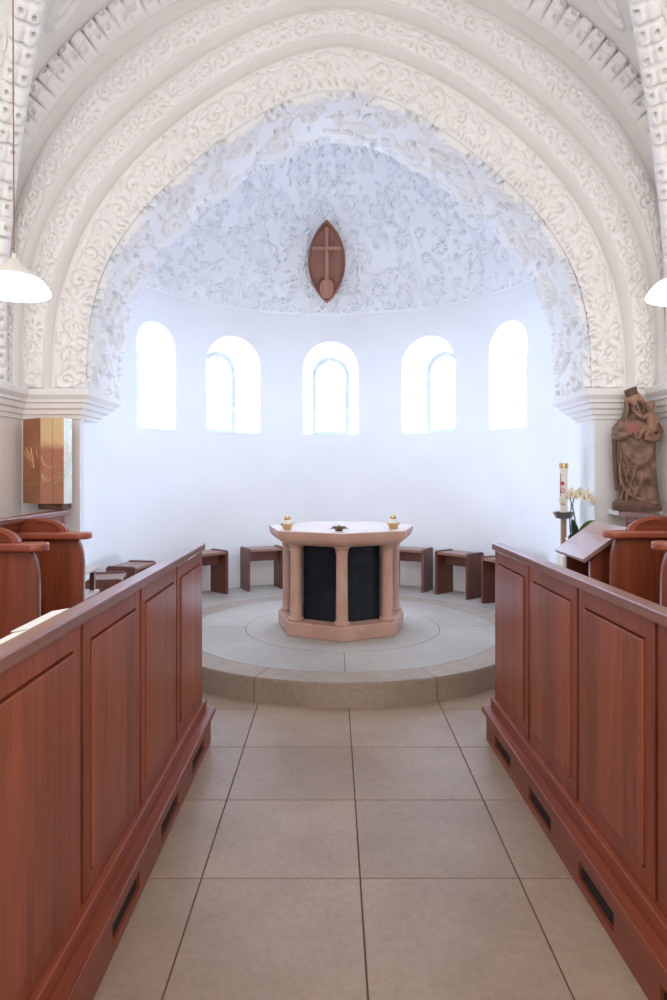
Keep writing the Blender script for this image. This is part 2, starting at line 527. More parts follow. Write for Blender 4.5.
# ------------------------------------------------------------------ stucco relief as height fields
class Relief:
    def __init__(s, L, W, nu, nv, seed):
        s.L, s.W, s.nu, s.nv = L, W, nu, nv
        s.du, s.dv = L / (nu - 1), W / (nv - 1)
        s.H = np.zeros((nu, nv), np.float32)
        s.G = np.zeros((nu, nv), np.float32)
        s.under = 0.
        s.r = random.Random(seed)
    def stamp(s, u, v, w, h, p=.5):
        i0, i1 = int((u - w) / s.du) + 1, int((u + w) / s.du) + 1
        j0, j1 = int((v - w) / s.dv) + 1, int((v + w) / s.dv) + 1
        i0, j0, i1, j1 = max(i0, 0), max(j0, 0), min(i1, s.nu), min(j1, s.nv)
        if i0 >= i1 or j0 >= j1: return
        a = (np.arange(i0, i1) * s.du - u)[:, None] ** 2 + (np.arange(j0, j1) * s.dv - v)[None, :] ** 2
        q = np.clip(1 - a / (w * w), 0, 1) ** p * h
        sub = (s.H if h > 0 else s.G)[i0:i1, j0:j1]
        np.maximum(sub, abs(q), out=sub)
    def pit(s, u, v, w, d):
        i0, i1 = max(int((u - w) / s.du) + 1, 0), min(int((u + w) / s.du) + 1, s.nu)
        j0, j1 = max(int((v - w) / s.dv) + 1, 0), min(int((v + w) / s.dv) + 1, s.nv)
        if i0 >= i1 or j0 >= j1: return
        a = (np.arange(i0, i1) * s.du - u)[:, None] ** 2 + (np.arange(j0, j1) * s.dv - v)[None, :] ** 2
        s.H[i0:i1, j0:j1] -= np.clip(1 - a / (w * w), 0, 1) ** .4 * d
    def stroke(s, pts, w0, w1, h0, h1):
        pts = np.array(pts)
        seg = np.hypot(*np.diff(pts, axis=0).T)
        L = seg.sum()
        if L < 1e-6: return
        cum = np.concatenate([[0], np.cumsum(seg)]) / L
        n = max(3, int(L / (min(w0, w1) * .45 + .002)))
        for t in np.linspace(0, 1, n):
            s.stamp(np.interp(t, cum, pts[:, 0]), np.interp(t, cum, pts[:, 1]), w0 + (w1 - w0) * t, h0 + (h1 - h0) * t)
    def curl(s, u, v, ang, L, bend, w, h):
        """a leaf finger: bent tapering stroke that rises to its tip"""
        pts = []
        a = ang
        for k in range(7):
            pts.append((u, v))
            u += math.cos(a) * L / 6
            v += math.sin(a) * L / 6
            a += bend / 6
        s.stroke(pts, w, w * .55, h * .6, h * 1.15)
        if s.under and s.r.random() < .75:               # undercut along the hollow side of the finger
            sg = 1 if bend >= 0 else -1
            q = []
            for k in range(2, 7):
                d = (pts[k][0] - pts[k - 1][0], pts[k][1] - pts[k - 1][1])
                n = math.hypot(*d) + 1e-9
                q.append((pts[k][0] - sg * d[1] / n * w * 1.25, pts[k][1] + sg * d[0] / n * w * 1.25))
            s.stroke(q, max(.006, w * .5), max(.006, w * .6), -s.under * .5, -s.under)
    def leaf(s, u, v, ang, L, h, n=5):
        s.curl(u, v, ang, L, s.r.uniform(-.4, .4), L * .13, h)
        for k in range(1, n):
            t = k / n
            pu, pv = u + math.cos(ang) * L * t * .75, v + math.sin(ang) * L * t * .75
            for sg in (-1, 1):
                s.curl(pu, pv, ang + sg * 1.0, L * (.5 - .25 * t), -sg * .9, L * .085, h * s.r.uniform(.7, 1.1))
    def scroll(s, u, v, rad, sg, a0, h, turns=1.5, leaves=True):
        pts = []
        n = 30
        for k in range(n + 1):
            t = k / n
            q = rad * (1 - t) ** .75 + rad * .12
            a = a0 + sg * turns * 2 * PI * t
            pts.append((u + q * math.cos(a), v + q * math.sin(a)))
        s.stroke(pts, rad * .16, rad * .12, h * .75, h)
        s.stamp(u, v, rad * .22, h * 1.15)
        if leaves:
            for k in range(1, 17, 2):
                p, p2 = pts[k], pts[k + 1]
                a = math.atan2(p2[1] - p[1], p2[0] - p[0]) - sg * .85
                s.curl(p[0], p[1], a, rad * s.r.uniform(.4, .62), sg * 1.3, rad * .1, h * s.r.uniform(.7, 1.1))
    def rosette(s, u, v, rad, h, n=7):
        s.stamp(u, v, rad * .3, h * 1.1)
        for k in range(n):
            a = 2 * PI * k / n
            s.curl(u + rad * .35 * math.cos(a), v + rad * .35 * math.sin(a), a, rad * .6, .5, rad * .2, h)
    def smooth(s, k=1):
        s.H -= s.G * (s.H < .016)
        for _ in range(k):
            Q = np.pad(s.H, 1, mode='edge')
            s.H = (Q[:-2, 1:-1] + Q[2:, 1:-1] + Q[1:-1, :-2] + Q[1:-1, 2:] + 4 * Q[1:-1, 1:-1]) / 8
        return s.H

# curves of the arch, as (half-span, rise above impost) in units of one pixel at the face; smooth polar fits
def polar_fit(pts):
    p = np.array(pts, float)
    ph = np.arctan2(p[:, 1] - 84, p[:, 0])
    r = np.hypot(p[:, 0], p[:, 1] - 84)
    ph2 = np.concatenate([ph, PI - ph])
    return np.polyfit(np.concatenate([ph, [PI / 2] * 2]) - PI / 2, np.concatenate([r, [r[-1]] * 2]), 5)
K0 = polar_fit([(253, 84), (252, 114), (248, 150), (243, 178), (230, 212), (212, 243), (190, 270), (172, 285), (140, 314), (112, 338), (75, 361), (36, 376), (0, 382)])
K1 = polar_fit([(292, 84), (291, 110), (287, 155), (277, 206), (261, 244), (233, 282), (193, 333), (171, 352), (120, 387), (69, 414), (51, 422), (0, 433)])
K2 = polar_fit([(324, 84), (321, 149), (314, 209), (302, 251), (280, 287), (248, 328), (205, 375), (165, 406), (135, 426), (75, 455), (30, 467), (0, 472)])
K3 = polar_fit([(345, 84), (343, 149), (335, 230), (316, 300), (293, 335), (273, 366), (250, 396), (207, 431), (150, 465), (90, 492), (0, 512)])
K4 = polar_fit([(366, 84), (365, 150), (358, 240), (339, 318), (315, 355), (293, 388), (268, 420), (226, 457), (165, 495), (98, 523), (0, 545)])
Z0 = H_EYE + 84 / FOC * Y1
def curve(K, n, y):
    """n points (x, z) from the left spring over the apex to the right spring, at depth y"""
    ph = np.linspace(0, PI, n)
    r = np.polyval(K, np.where(ph > PI / 2, PI - ph, ph) - PI / 2)
    u, v = -r * np.cos(ph), 84 + r * np.sin(ph)
    return np.stack([AX + u / FOC * y, H_EYE + v / FOC * y], -1)
def arclen(P):
    return float(np.hypot(*np.diff(P, axis=0).T).sum())

# ---- soffit of the arch
def soffit():
    nu, nv = 1040, 136
    c = curve(K0, nu, Y1)
    c[:, 1] += ZI - c[0, 1]
    d = np.gradient(c, axis=0)
    n = np.stack([d[:, 1], -d[:, 0]], -1)
    n /= np.linalg.norm(n, axis=1)[:, None]        # towards the opening
    L, W = arclen(c), Y2 - Y1
    f = Relief(L, W, nu, nv, 5)
    f.under = .065
    r = f.r
    k = 0
    x = .22
    while x < L - .1:                                # a running vine of big volutes, alternately near and far
        near = k % 2 == 0
        v = W * (.36 if near else .66)
        f.scroll(x, v, r.uniform(.11, .16), 1 if near else -1, r.uniform(2.6, 3.6), .040, r.uniform(.8, 1.2))
        f.leaf(x + .15, W * (.74 if near else .24), r.uniform(.4, 1.0) * (1 if near else -1), .27, .042, 6)
        f.leaf(x - .08, W * (.84 if near else .14), r.uniform(2.2, 2.9) * (1 if near else -1), .22, .040, 6)
        f.leaf(x + .05, v + r.uniform(-.1, .1), r.uniform(0, 6.3), .17, .036, 5)
        x += .26
        k += 1
    for _ in range(260):                             # fill of small tongues
        f.curl(r.uniform(0, L), r.uniform(.03, W), r.uniform(0, 2 * PI), r.uniform(.06, .12), r.choice((-1, 1)) * r.uniform(.6, 1.8), r.uniform(.008, .015), r.uniform(.018, .042))
    x = .03
    while x < L:                                     # fringe of tongues along both edges
        f.curl(x, .09, -PI / 2 + r.uniform(-.5, .5), .085, r.uniform(-1, 1), .019, .030)
        f.curl(x + .02, W - .10, PI / 2 + r.uniform(-.3, .3), .07, r.uniform(-.6, .6), .015, .026)
        x += .062
    f.smooth(1)
    ys = np.linspace(Y1, Y2, nv)
    edge = np.clip((ys - Y1) / .03, 0, 1) * np.clip((Y2 - ys) / .04, 0, 1)
    Hh = f.H * edge[None, :]
    P = np.empty((nu, nv, 3))
    P[..., 0] = c[:, None, 0] + n[:, None, 0] * Hh
    P[..., 1] = ys[None, :]
    P[..., 2] = c[:, None, 1] + n[:, None, 1] * Hh
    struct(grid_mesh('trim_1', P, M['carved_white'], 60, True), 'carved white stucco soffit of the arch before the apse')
    # plain ring closing the back of the arch wall
    Q = np.empty((nu // 8, 2, 3))
    cc = c[:nu // 8 * 8:8]
    Q[:, 0, 0], Q[:, 0, 2] = cc[:, 0], cc[:, 1]
    dv = cc - np.array([AX, ZI])
    dv /= np.linalg.norm(dv, axis=1)[:, None]
    ou = np.array([AX, ZI]) + dv * 3.9
    Q[:, 1, 0], Q[:, 1, 2] = ou[:, 0], ou[:, 1]
    Q[..., 1] = Y2
    struct(grid_mesh('wall_arch_back', Q, M['plaster'], 30))
soffit()

# ---- the three carved orders of the face
ORD = {}
def order(name, Ka, Kb, ya, yb, seed, first, label):
    nu, nv = 900, 46
    a, b = curve(Ka, nu, ya), curve(Kb, nu, ya)
    z_shift = ZI - a[0, 1]
    a[:, 1] += z_shift * np.linspace(1, 0, nu // 2).tolist()[0] * 0
    L = (arclen(a) + arclen(b)) / 2
    W = float(np.hypot(*(a - b).T).mean())
    f = Relief(L, W, nu, nv, seed)
    r = f.r
    lo, hi = (.0, .82) if first else (.12, .74)
    mid = (lo + hi) / 2 * W
    half = (hi - lo) / 2 * W
    x = .06
    k = 0
    while x < L - .02:
        if k % 7 == 3:
            f.rosette(x, mid, half * .95, .030, 8)
            x += .17
        else:
            f.scroll(x, mid + half * .1 * (-1) ** k, half * .62, (-1) ** k, r.uniform(0, 6), .026, 1.2)
            f.leaf(x + half * .7, mid - half * .35, r.uniform(-.5, .5) + (0 if k % 2 else .6), half * 1.1, .026, 4)
            f.leaf(x + half * .4, mid + half * .45, r.uniform(-.6, .6), half * .95, .028, 4)
            x += half * 1.55
        k += 1
    for _ in range(int(L * 75)):
        f.curl(r.uniform(0, L), r.uniform(lo * W + .01, hi * W - .01), r.uniform(0, 2 * PI), r.uniform(.03, .075), r.uniform(-1.6, 1.6), r.uniform(.008, .013), r.uniform(.012, .024))
    if first:                                        # tongues lapping over the inner edge
        x = .02
        while x < L:
            f.curl(x, .075, -PI / 2 + r.uniform(-.5, .5), .06, r.uniform(-1.4, 1.4), .015, .026)
            x += .055
    f.smooth(1)
    s = np.linspace(0, 1, nv)
    win = np.clip((s - lo) / .06 + (1 if first else 0), 0, 1) * np.clip((hi - s) / .05, 0, 1)
    # section: swelling carved row, plain hollow falling into a deep groove
    prof = np.zeros(nv)
    c0 = (lo + hi) / 2
    prof += .018 * np.clip(1 - ((s - c0) / ((hi - lo) / 2 + .06)) ** 2, 0, 1)
    prof -= .055 * np.clip((s - hi) / (1 - hi), 0, 1) ** 1.6
    if not first:
        prof -= .0 + .055 * np.clip(1 - s / .07, 0, 1) ** 1.5
        prof += .016 * np.exp(-((s - .11) / .05) ** 2)
    Hh = f.H * win[None, :] + prof[None, :]
    P = np.empty((nu, nv, 3))
    for q, ax in ((0, 0), (1, 2)):
        P[..., ax] = a[:, None, q] * (1 - s) + b[:, None, q] * s
    P[..., 1] = ya - Hh
    if not first:                                    # fillet back into the groove of the order before
        q = ORD['last'][:, None]
        mid_ = P[:, :1].copy()
        mid_[..., 1] = q[..., 1] - .004
        P = np.concatenate([q, mid_, P], 1)
    ORD['last'] = P[:, -1].copy()
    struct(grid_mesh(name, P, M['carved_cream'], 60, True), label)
order('trim_2', K0, K1, Y1, Y1, 21, True, 'inner carved order of the arch face')
order('trim_3', K1, K2, Y1 - .075, 0, 22, False, 'middle carved order of the arch face')
order('trim_4', K2, K3, Y1 - .15, 0, 23, False, 'outer carved order of the arch face')

# ---- rib of studded blocks
def block_rib(name, A, B, out, nu, pitch, seed, hgt, label):
    """A and B: rails (nu, 3); out: unit vectors the rib swells towards"""
    nv = 30
    Lw = float(np.linalg.norm(np.diff((A + B) / 2, axis=0), axis=1).sum())
    W = float(np.linalg.norm(A - B, axis=1).mean())
    f = Relief(Lw, W, nu, nv, seed)
    r = f.r
    s = np.linspace(0, 1, nv)
    u = np.linspace(0, Lw, nu)
    half_round = np.sqrt(np.clip(1 - ((s - .5) / .5) ** 2, 0, 1)) * .06
    ph = (u / pitch) % 1
    gap = np.clip(np.minimum(ph, 1 - ph) / .10, 0, 1)
    H0 = half_round[None, :] * (.35 + .65 * gap[:, None])
    f.H[:] = 0
    n = int(Lw / pitch)
    for k in range(n):
        c = (k + .5) * pitch
        for v, w in ((W * .27, W * .27), (W * .73, W * .27)):
            f.stroke([(c - pitch * .22, v + r.uniform(-.005, .005)), (c + pitch * .22, v)], w * .8, w * .9, hgt * r.uniform(.7, 1.1), hgt)
            if r.random() < .8: f.pit(c + r.uniform(-.2, .2) * pitch, v + r.uniform(-.006, .006), .014, .07)
        if r.random() < .7: f.pit(c + pitch * .45, W * r.uniform(.15, .85), .012, .03)
    f.smooth(1)
    H = H0 + f.H * gap[:, None]
    P = A[:, None, :] * (1 - s)[None, :, None] + B[:, None, :] * s[None, :, None] + out[:, None, :] * H[..., None]
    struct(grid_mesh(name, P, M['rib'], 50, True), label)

NU = 900
a3, a4 = curve(K3, NU, Y1 - .22), curve(K4, NU, Y1 - .22)
A3 = np.stack([a3[:, 0], np.full(NU, Y1 - .24), a3[:, 1]], -1)
A4 = np.stack([a4[:, 0], np.full(NU, Y1 - .29), a4[:, 1]], -1)
A3[:, [0, 2]] = ORD['last'][:, [0, 2]]
lip = np.stack([ORD['last'], A3 + np.array([0, .012, 0]), A3 * .5 + A4 * .5 + np.array([0, .012, 0])], 1)
struct(grid_mesh('trim_12', lip, M['cream'], 40, True), 'plain fillet under the studded wall rib')
block_rib('trim_5', A3, A4, np.tile(np.array([0, -1., 0]), (NU, 1)), NU, .105, 31, .036, 'studded wall rib around the arch')

# ---- vault: diagonal ribs and webs
def spline(pts, n):
    p = np.array(pts, float)
    m = len(p)
    tk = np.zeros(m)
    tk[1:] = np.cumsum(np.linalg.norm(np.diff(p, axis=0), axis=1))
    tk /= tk[-1]
    out = np.empty((n, 3))
    t = np.linspace(0, 1, n)
    d = np.gradient(p, tk, axis=0)
    i = np.clip(np.searchsorted(tk, t, side='right') - 1, 0, m - 2)
    h = (tk[i + 1] - tk[i])
    q = (t - tk[i]) / h
    h00, h10, h01, h11 = 2 * q ** 3 - 3 * q ** 2 + 1, q ** 3 - 2 * q ** 2 + q, -2 * q ** 3 + 3 * q ** 2, q ** 3 - q ** 2
    for k in range(3):
        out[:, k] = h00 * p[i, k] + h10 * h * d[i, k] + h01 * p[i + 1, k] + h11 * h * d[i + 1, k]
    return out

DL = [(-2.30, 4.52, 2.12), (-2.25, 4.42, 2.75), (-2.13, 4.28, 3.33), (-1.93, 4.0, 3.72), (-1.66, 3.62, 4.06), (-1.0, 2.7, 4.55), (.04, 1.3, 4.85)]
def web_relief(L, W, nu, nv, seed, dens, medal=None):
    f = Relief(L, W, nu, nv, seed)
    r = f.r
    for _ in range(dens):
        u, v = r.uniform(.1, L - .3), r.uniform(.04, W)
        if r.random() < .3: f.scroll(u, v, r.uniform(.05, .09), r.choice((-1, 1)), r.uniform(0, 6), .022, 1.2, True)
        else: f.curl(u, v, r.uniform(0, 6.3), r.uniform(.06, .13), r.uniform(-2, 2), r.uniform(.012, .02), r.uniform(.015, .03))
    return f
for side, sg in (('left', -1), ('right', 1)):
    D = spline(DL, 420)
    if sg > 0: D[:, 0] = 2 * .02 - D[:, 0]
    tg = np.gradient(D, axis=0)
    tg /= np.linalg.norm(tg, axis=1)[:, None]
    ctr = np.array([.04, 1.0, 2.0])
    o = ctr - D
    o -= (o * tg).sum(1)[:, None] * tg
    o /= np.linalg.norm(o, axis=1)[:, None]
    sd = np.cross(tg, o)
    A, B = D - sd * .085, D + sd * .085
    if sg > 0: A, B = B, A
    block_rib('trim_6' if sg < 0 else 'trim_7', A, B, o, 420, .12, 40 + sg, .03, 'studded diagonal vault rib')
    # front web between wall rib and diagonal rib
    nu, nv = 260, 120
    hw = a4[:NU // 2] if sg < 0 else a4[::-1][:NU // 2]
    idx = np.linspace(0, NU // 2 - 1, nu).astype(int)
    Wc = np.stack([hw[idx, 0], np.full(nu, Y1 - .28), hw[idx, 1]], -1)
    Dc = D[np.linspace(0, 419, nu).astype(int)]
    s = np.linspace(0, 1, nv)
    P = Wc[:, None] * (1 - s)[None, :, None] + Dc[:, None] * s[None, :, None]
    mid = nu // 2
    Lw = float(np.linalg.norm(np.diff(Wc, axis=0), axis=1).sum())
    Ww = float(np.linalg.norm(Wc - Dc, axis=1)[nu // 3:nu * 2 // 3].mean())
    f = Relief(Lw, Ww, nu, nv, 50 + sg)
    r = f.r
    for _ in range(44):      # strapwork near the corner
        u = r.uniform(.24, .50) * Lw
        f.curl(u, r.uniform(.25, .8) * Ww, r.uniform(0, 6.3), r.uniform(.08, .15), r.uniform(-2.4, 2.4), r.uniform(.015, .024), r.uniform(.025, .045))
    pts = []                 # an oval moulded medallion
    for k in range(41):
        a = 2 * PI * k / 40
        pts.append((.575 * Lw + .20 * math.cos(a), .36 * Ww + .12 * math.sin(a)))
    f.stroke(pts, .026, .026, .05, .05)
    pts = [(.575 * Lw + .14 * math.cos(2 * PI * k / 40), .36 * Ww + .065 * math.sin(2 * PI * k / 40)) for k in range(41)]
    f.stroke(pts, .014, .014, .035, .035)
    f.smooth(1)
    nrm = np.cross(np.gradient(P, axis=0).reshape(-1, 3), np.gradient(P, axis=1).reshape(-1, 3)).reshape(nu, nv, 3)
    nrm /= np.linalg.norm(nrm, axis=2)[..., None] + 1e-9
    if (nrm[mid, nv // 2] * (ctr - P[mid, nv // 2])).sum() < 0: nrm = -nrm
    P2 = P + nrm * (f.H[..., None] * np.clip(np.minimum(s, 1 - s) / .05, 0, 1)[None, :, None])
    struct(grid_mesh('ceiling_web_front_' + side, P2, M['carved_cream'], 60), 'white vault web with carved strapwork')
    # side web between diagonal rib and the side wall
    E = spline([(-2.36, 4.5, 2.12), (-2.36, 4.2, 2.9), (-2.36, 3.5, 3.6), (-2.36, 2.5, 4.1), (-2.36, 1.3, 4.3)], nu)
    if sg > 0: E[:, 0] = 2 * .055 - E[:, 0]
    P = Dc[:, None] * (1 - s)[None, :, None] + E[:, None] * s[None, :, None]
    Lw = float(np.linalg.norm(np.diff(E, axis=0), axis=1).sum())
    f = web_relief(Lw, 1.0, nu, nv, 60 + sg, 330)
    f.smooth(1)
    nrm = np.cross(np.gradient(P, axis=0).reshape(-1, 3), np.gradient(P, axis=1).reshape(-1, 3)).reshape(nu, nv, 3)
    nrm /= np.linalg.norm(nrm, axis=2)[..., None] + 1e-9
    if (nrm[mid, nv // 2] * (ctr - P[mid, nv // 2])).sum() < 0: nrm = -nrm
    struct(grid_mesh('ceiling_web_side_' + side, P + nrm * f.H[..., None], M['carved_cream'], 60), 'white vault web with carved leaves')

# ---- half dome of the apse
def dome():
    nu, nv = 820, 380
    th = np.linspace(-PI / 2, PI / 2, nu)
    el = np.concatenate([[0], np.linspace(0, R(84), nv - 1)])
    L, W = APR * PI, APR * R(84)
    f = Relief(L, W, nu, nv, 77)
    f.under = .030
    r = f.r
    taken = []
    for _ in range(900):
        u, v = r.uniform(0, L), r.uniform(.07, W)
        c = .30 + .70 * math.cos(v / APR)
        rad = r.uniform(.075, .15)
        if all((u - a) ** 2 * c * c + (v - b) ** 2 > (.80 * (rad + q)) ** 2 for a, b, q in taken):
            taken.append((u, v, rad))
            q = r.random()
            if q < .3: f.scroll(u, v, rad, r.choice((-1, 1)), r.uniform(0, 6.3), .034, r.uniform(.6, 1.0))
            elif q < .85:
                a = r.uniform(0, 6.3)
                for k in range(3): f.leaf(u - rad * .4 * math.cos(a + 2.1 * k), v - rad * .4 * math.sin(a + 2.1 * k), a + 2.1 * k + .6, rad * 1.5, .034, 4)
            else: f.rosette(u, v, rad * .8, .036, 8)
    for _ in range(1500):
        f.curl(r.uniform(0, L), r.uniform(.03, W), r.uniform(0, 6.3), r.uniform(.05, .11), r.uniform(-2, 2), r.uniform(.009, .016), r.uniform(.016, .040))
    x = .02
    while x < L:                                    # fringe of tongues along the springing line
        f.curl(x, .075, -PI / 2 + r.uniform(-.5, .5), .055, r.uniform(-1, 1), .013, .02)
        x += .06
    for s0 in (.33, .67):                           # two flat mouldings rising across the vault
        pts = [(L * (s0 + (s0 - .5) * -.35 * t), .03 + t * W) for t in np.linspace(0, 1, 30)]
        f.stroke(pts, .022, .022, .024, .024)
    f.smooth(1)
    rr = APR - .03 - f.H
    rr[:, 0] = APR + .01
    rr[:, 1] = APR - .028
    rr[:, 2] = APR - .032
    rr[:, 3] = APR - .03
    P = np.empty((nu, nv, 3))
    ce, se = np.cos(el)[None, :], np.sin(el)[None, :]
    P[..., 0] = APX + rr * ce * np.sin(th)[:, None]
    P[..., 1] = APY + rr * ce * np.cos(th)[:, None]
    P[..., 2] = ZS + rr * se
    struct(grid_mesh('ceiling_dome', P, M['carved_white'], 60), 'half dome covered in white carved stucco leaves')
    a = np.linspace(0, PI, 60)
    Q = np.empty((60, 2, 3))
    Q[..., 0] = (APX - APR * np.cos(a))[:, None]
    Q[..., 2] = (ZS + APR * np.sin(a))[:, None]
    Q[:, 0, 1], Q[:, 1, 1] = Y2 - .01, APY + .02
    struct(grid_mesh('ceiling_barrel', Q, M['plaster'], 60))
dome()

# ------------------------------------------------------------------ apse wall with five splayed window openings
WIN = [-60.2, -32.3, 0., 32.5, 61.8]
SILL, HEAD, OW, IW, WD = 1.978, 3.10, .655, .478, .48
def arch_outline(w, z0, z1, n=16):
    r_ = w / 2
    pts = [(-r_, z0), (r_, z0)]
    for k in range(n + 1):
        a = PI * k / n
        pts.append((r_ * math.cos(a), z1 - r_ + r_ * math.sin(a)))
    return pts
def apse_wall():
    b = bmesh.new()
    n = 132
    t0 = PI - math.asin((APX - XL) / APR)
    t1 = PI - math.asin((XR - APX) / APR)
    ang = [-t0 + (t0 + t1) * k / n for k in range(n + 1)]
    T = .75
    inner = [(APX + APR * math.sin(q), APY + APR * math.cos(q)) for q in ang]
    outer = [(APX + (APR + T) * math.sin(q), APY + (APR + T) * math.cos(q)) for q in ang]
    outer[0], outer[-1] = (inner[0][0] - T, inner[0][1]), (inner[-1][0] + T, inner[-1][1])
    inner = [(XL, Y1 + .002)] + inner + [(XR, Y1 + .002)]
    outer = [(XL - T, Y1 + .002)] + outer + [(XR + T, Y1 + .002)]
    def col(pts, z, hide):
        pts = list(pts)
        if hide:                                     # above the impost the wall keeps behind the carved soffit
            pts[0], pts[-1] = (pts[0][0] - .12, pts[0][1]), (pts[-1][0] + .12, pts[-1][1])
        return [b.verts.new((x, y, z)) for x, y in pts]
    lv = [(0., 0), (ZI - .01, 0), (ZI, 1), (ZS, 1)]
    I = [col(inner, z, h) for z, h in lv]
    O = [col(outer, z, 0) for z, h in lv]
    for q in range(3):
        i0, i1, o0, o1 = I[q], I[q + 1], O[q], O[q + 1]
        for k in range(len(inner) - 1):
            b.faces.new((i0[k], i0[k + 1], i1[k + 1], i1[k]))
            b.faces.new((o0[k + 1], o0[k], o1[k], o1[k + 1]))
        b.faces.new((i0[0], i1[0], o1[0], o0[0]))
        b.faces.new((i1[-1], i0[-1], o0[-1], o1[-1]))
    for k in range(len(inner) - 1):
        b.faces.new((I[3][k], I[3][k + 1], O[3][k + 1], O[3][k]))
        b.faces.new((I[0][k + 1], I[0][k], O[0][k], O[0][k + 1]))
    bmesh.ops.recalc_face_normals(b, faces=b.faces[:])
    me = bpy.data.meshes.new('apse')
    b.to_mesh(me); b.free()
    ob = bpy.data.objects.new('apse_tmp', me)
    C.objects.link(ob)
    cut = bmesh.new()
    for a in WIN:
        mx = Matrix.Translation((APX, APY, 0)) @ Matrix.Rotation(-R(a), 4, 'Z')
        secs = [(APR - .15, (OW if abs(a) < 50 else .53) + .075, SILL + .02, HEAD + .06), (APR + WD, IW, SILL + .03, HEAD - .09), (APR + WD + .001, IW - .002, SILL + .03, HEAD - .091), (APR + 1.2, IW - .002, SILL + .03, HEAD - .091)]
        rings = []
        for d, w, z0, z1 in secs:
            rings.append([cut.verts.new(mx @ Vector((x, d, z))) for x, z in arch_outline(w, z0 if d > APR else SILL, z1)])
        m = len(rings[0])
        fs = [cut.faces.new(rings[0]), cut.faces.new(rings[-1][::-1])]
        for q0, q1 in zip(rings, rings[1:]):
            for k in range(m):
                fs.append(cut.faces.new((q0[k], q1[k], q1[(k + 1) % m], q0[(k + 1) % m])))
    bmesh.ops.recalc_face_normals(cut, faces=cut.faces[:])
    cm = bpy.data.meshes.new('cut')
    cut.to_mesh(cm); cut.free()
    cob = bpy.data.objects.new('cut_tmp', cm)
    C.objects.link(cob)
    md = ob.modifiers.new('b', 'BOOLEAN')
    md.operation = 'DIFFERENCE'
    md.object = cob
    md.solver = 'EXACT'
    dg = bpy.context.evaluated_depsgraph_get()
    res = bpy.data.meshes.new_from_object(ob.evaluated_get(dg))
    bpy.data.objects.remove(ob)
    bpy.data.objects.remove(cob)
    res.name = 'wall_apse'
    res.materials.clear()
    struct(link('wall_apse', res, M['plaster'], None, False, 35), 'curved white apse wall with five deep arched window openings')
apse_wall()
WL_LAB = ['arched apse window at the beginning of the row', 'second arched apse window', 'middle arched apse window under the wooden relief', 'fourth arched apse window', 'last arched apse window of the row']
for k, a in enumerate(WIN):
    rt = bpy.data.objects.new('window_%d' % (k + 1), None)
    C.objects.link(rt)
    rt.location = (APX + (APR + WD) * math.sin(R(a)), APY + (APR + WD) * math.cos(R(a)), SILL + .03)
    rt.rotation_euler = (0, 0, -R(a))
    tag(rt, WL_LAB[k] + ' with leaded glass', None, None, 'structure')
    h = HEAD - .09 - SILL - .03
    g = MB()
    g.prism(arch_outline(IW - .10, .05, h - .054), 'Y', .045, .052)
    g.build('window_pane', M['glass'], rt)
    f = MB()
    bo, bi = arch_outline(IW, 0, h), arch_outline(IW - .10, .05, h - .054)
    b = bmesh.new()
    va = [[b.verts.new((x, y, z)) for x, z in pl] for pl, y in ((bo, 0.), (bi, .012), (bi, .06), (bo, .06))]
    m = len(bo)
    for q0, q1 in zip(va, va[1:] + va[:1]):
        for i in range(m):
            j = (i + 1) % m
            b.faces.new((q0[i], q0[j], q1[j], q1[i]))
    bmesh.ops.recalc_face_normals(b, faces=b.faces[:])
    f.add(b)
    f.build('window_frame', M['frame'], rt, smooth=30)

# ------------------------------------------------------------------ piers, side walls, imposts
MB().box(WL - .3, XL - .003, Y1, 4.80, 0, ZI).build('wall_pier_left', M['plaster'], smooth=30)['kind'] = 'structure'
MB().box(XR + .003, WR + .3, Y1, 4.80, 0, ZI).build('wall_pier_right', M['plaster'], smooth=30)['kind'] = 'structure'
MB().box(WL - .3, WL, -1.5, Y1, 0, ZI).build('wall_left', M['cream'])['kind'] = 'structure'
MB().box(WR, WR + .3, -1.5, Y1, 0, ZI).build('wall_right', M['cream'])['kind'] = 'structure'
def impost(name, path, sgn, label):
    prof = [(0, 1.893), (.012, 1.895), (.014, 1.922), (.026, 1.93), (.03, 1.958), (.046, 1.972), (.05, 2.004), (.064, 2.012), (.066, 2.03), (.078, 2.046), (.088, 2.062), (.09, ZI - .006), (.084, ZI), (0, ZI)]
    pts = [Vector(p) for p in path]
    n = len(pts)
    rings = []
    b = bmesh.new()
    for p, z in prof:
        ring = []
        for i in range(n):
            ds = []
            if i > 0: ds.append((pts[i] - pts[i - 1]).normalized())
            if i < n - 1: ds.append((pts[i + 1] - pts[i]).normalized())
            ns = [Vector((d.y, -d.x)) * sgn for d in ds]
            if len(ns) == 1: off = ns[0]
            else: off = (ns[0] + ns[1]) / (1 + ns[0].dot(ns[1]))
            q = pts[i] + off * p
            if i == n - 1: q.y = 5.08 + (z - 1.893) / (ZI - 1.893) * (Y2 - 5.08)
            ring.append(b.verts.new((q.x, q.y, z)))
        rings.append(ring)
    for q0, q1 in zip(rings, rings[1:]):
        for i in range(n - 1):
            b.faces.new((q0[i], q0[i + 1], q1[i + 1], q1[i]))
    b.faces.new([q[-1] for q in rings])
    bmesh.ops.recalc_face_normals(b, faces=b.faces[:])
    m = MB(); m.add(b)
    struct(m.build(name, M['cream'], smooth=12), label)
impost('trim_8', [(WL, -1.5), (WL, Y1), (XL, Y1), (XL, Y2)], 1, 'moulded impost of the pier beside the copper tabernacle')
impost('trim_9', [(WR, -1.5), (WR, Y1), (XR, Y1), (XR, Y2)], -1, 'moulded impost of the pier behind the Madonna')
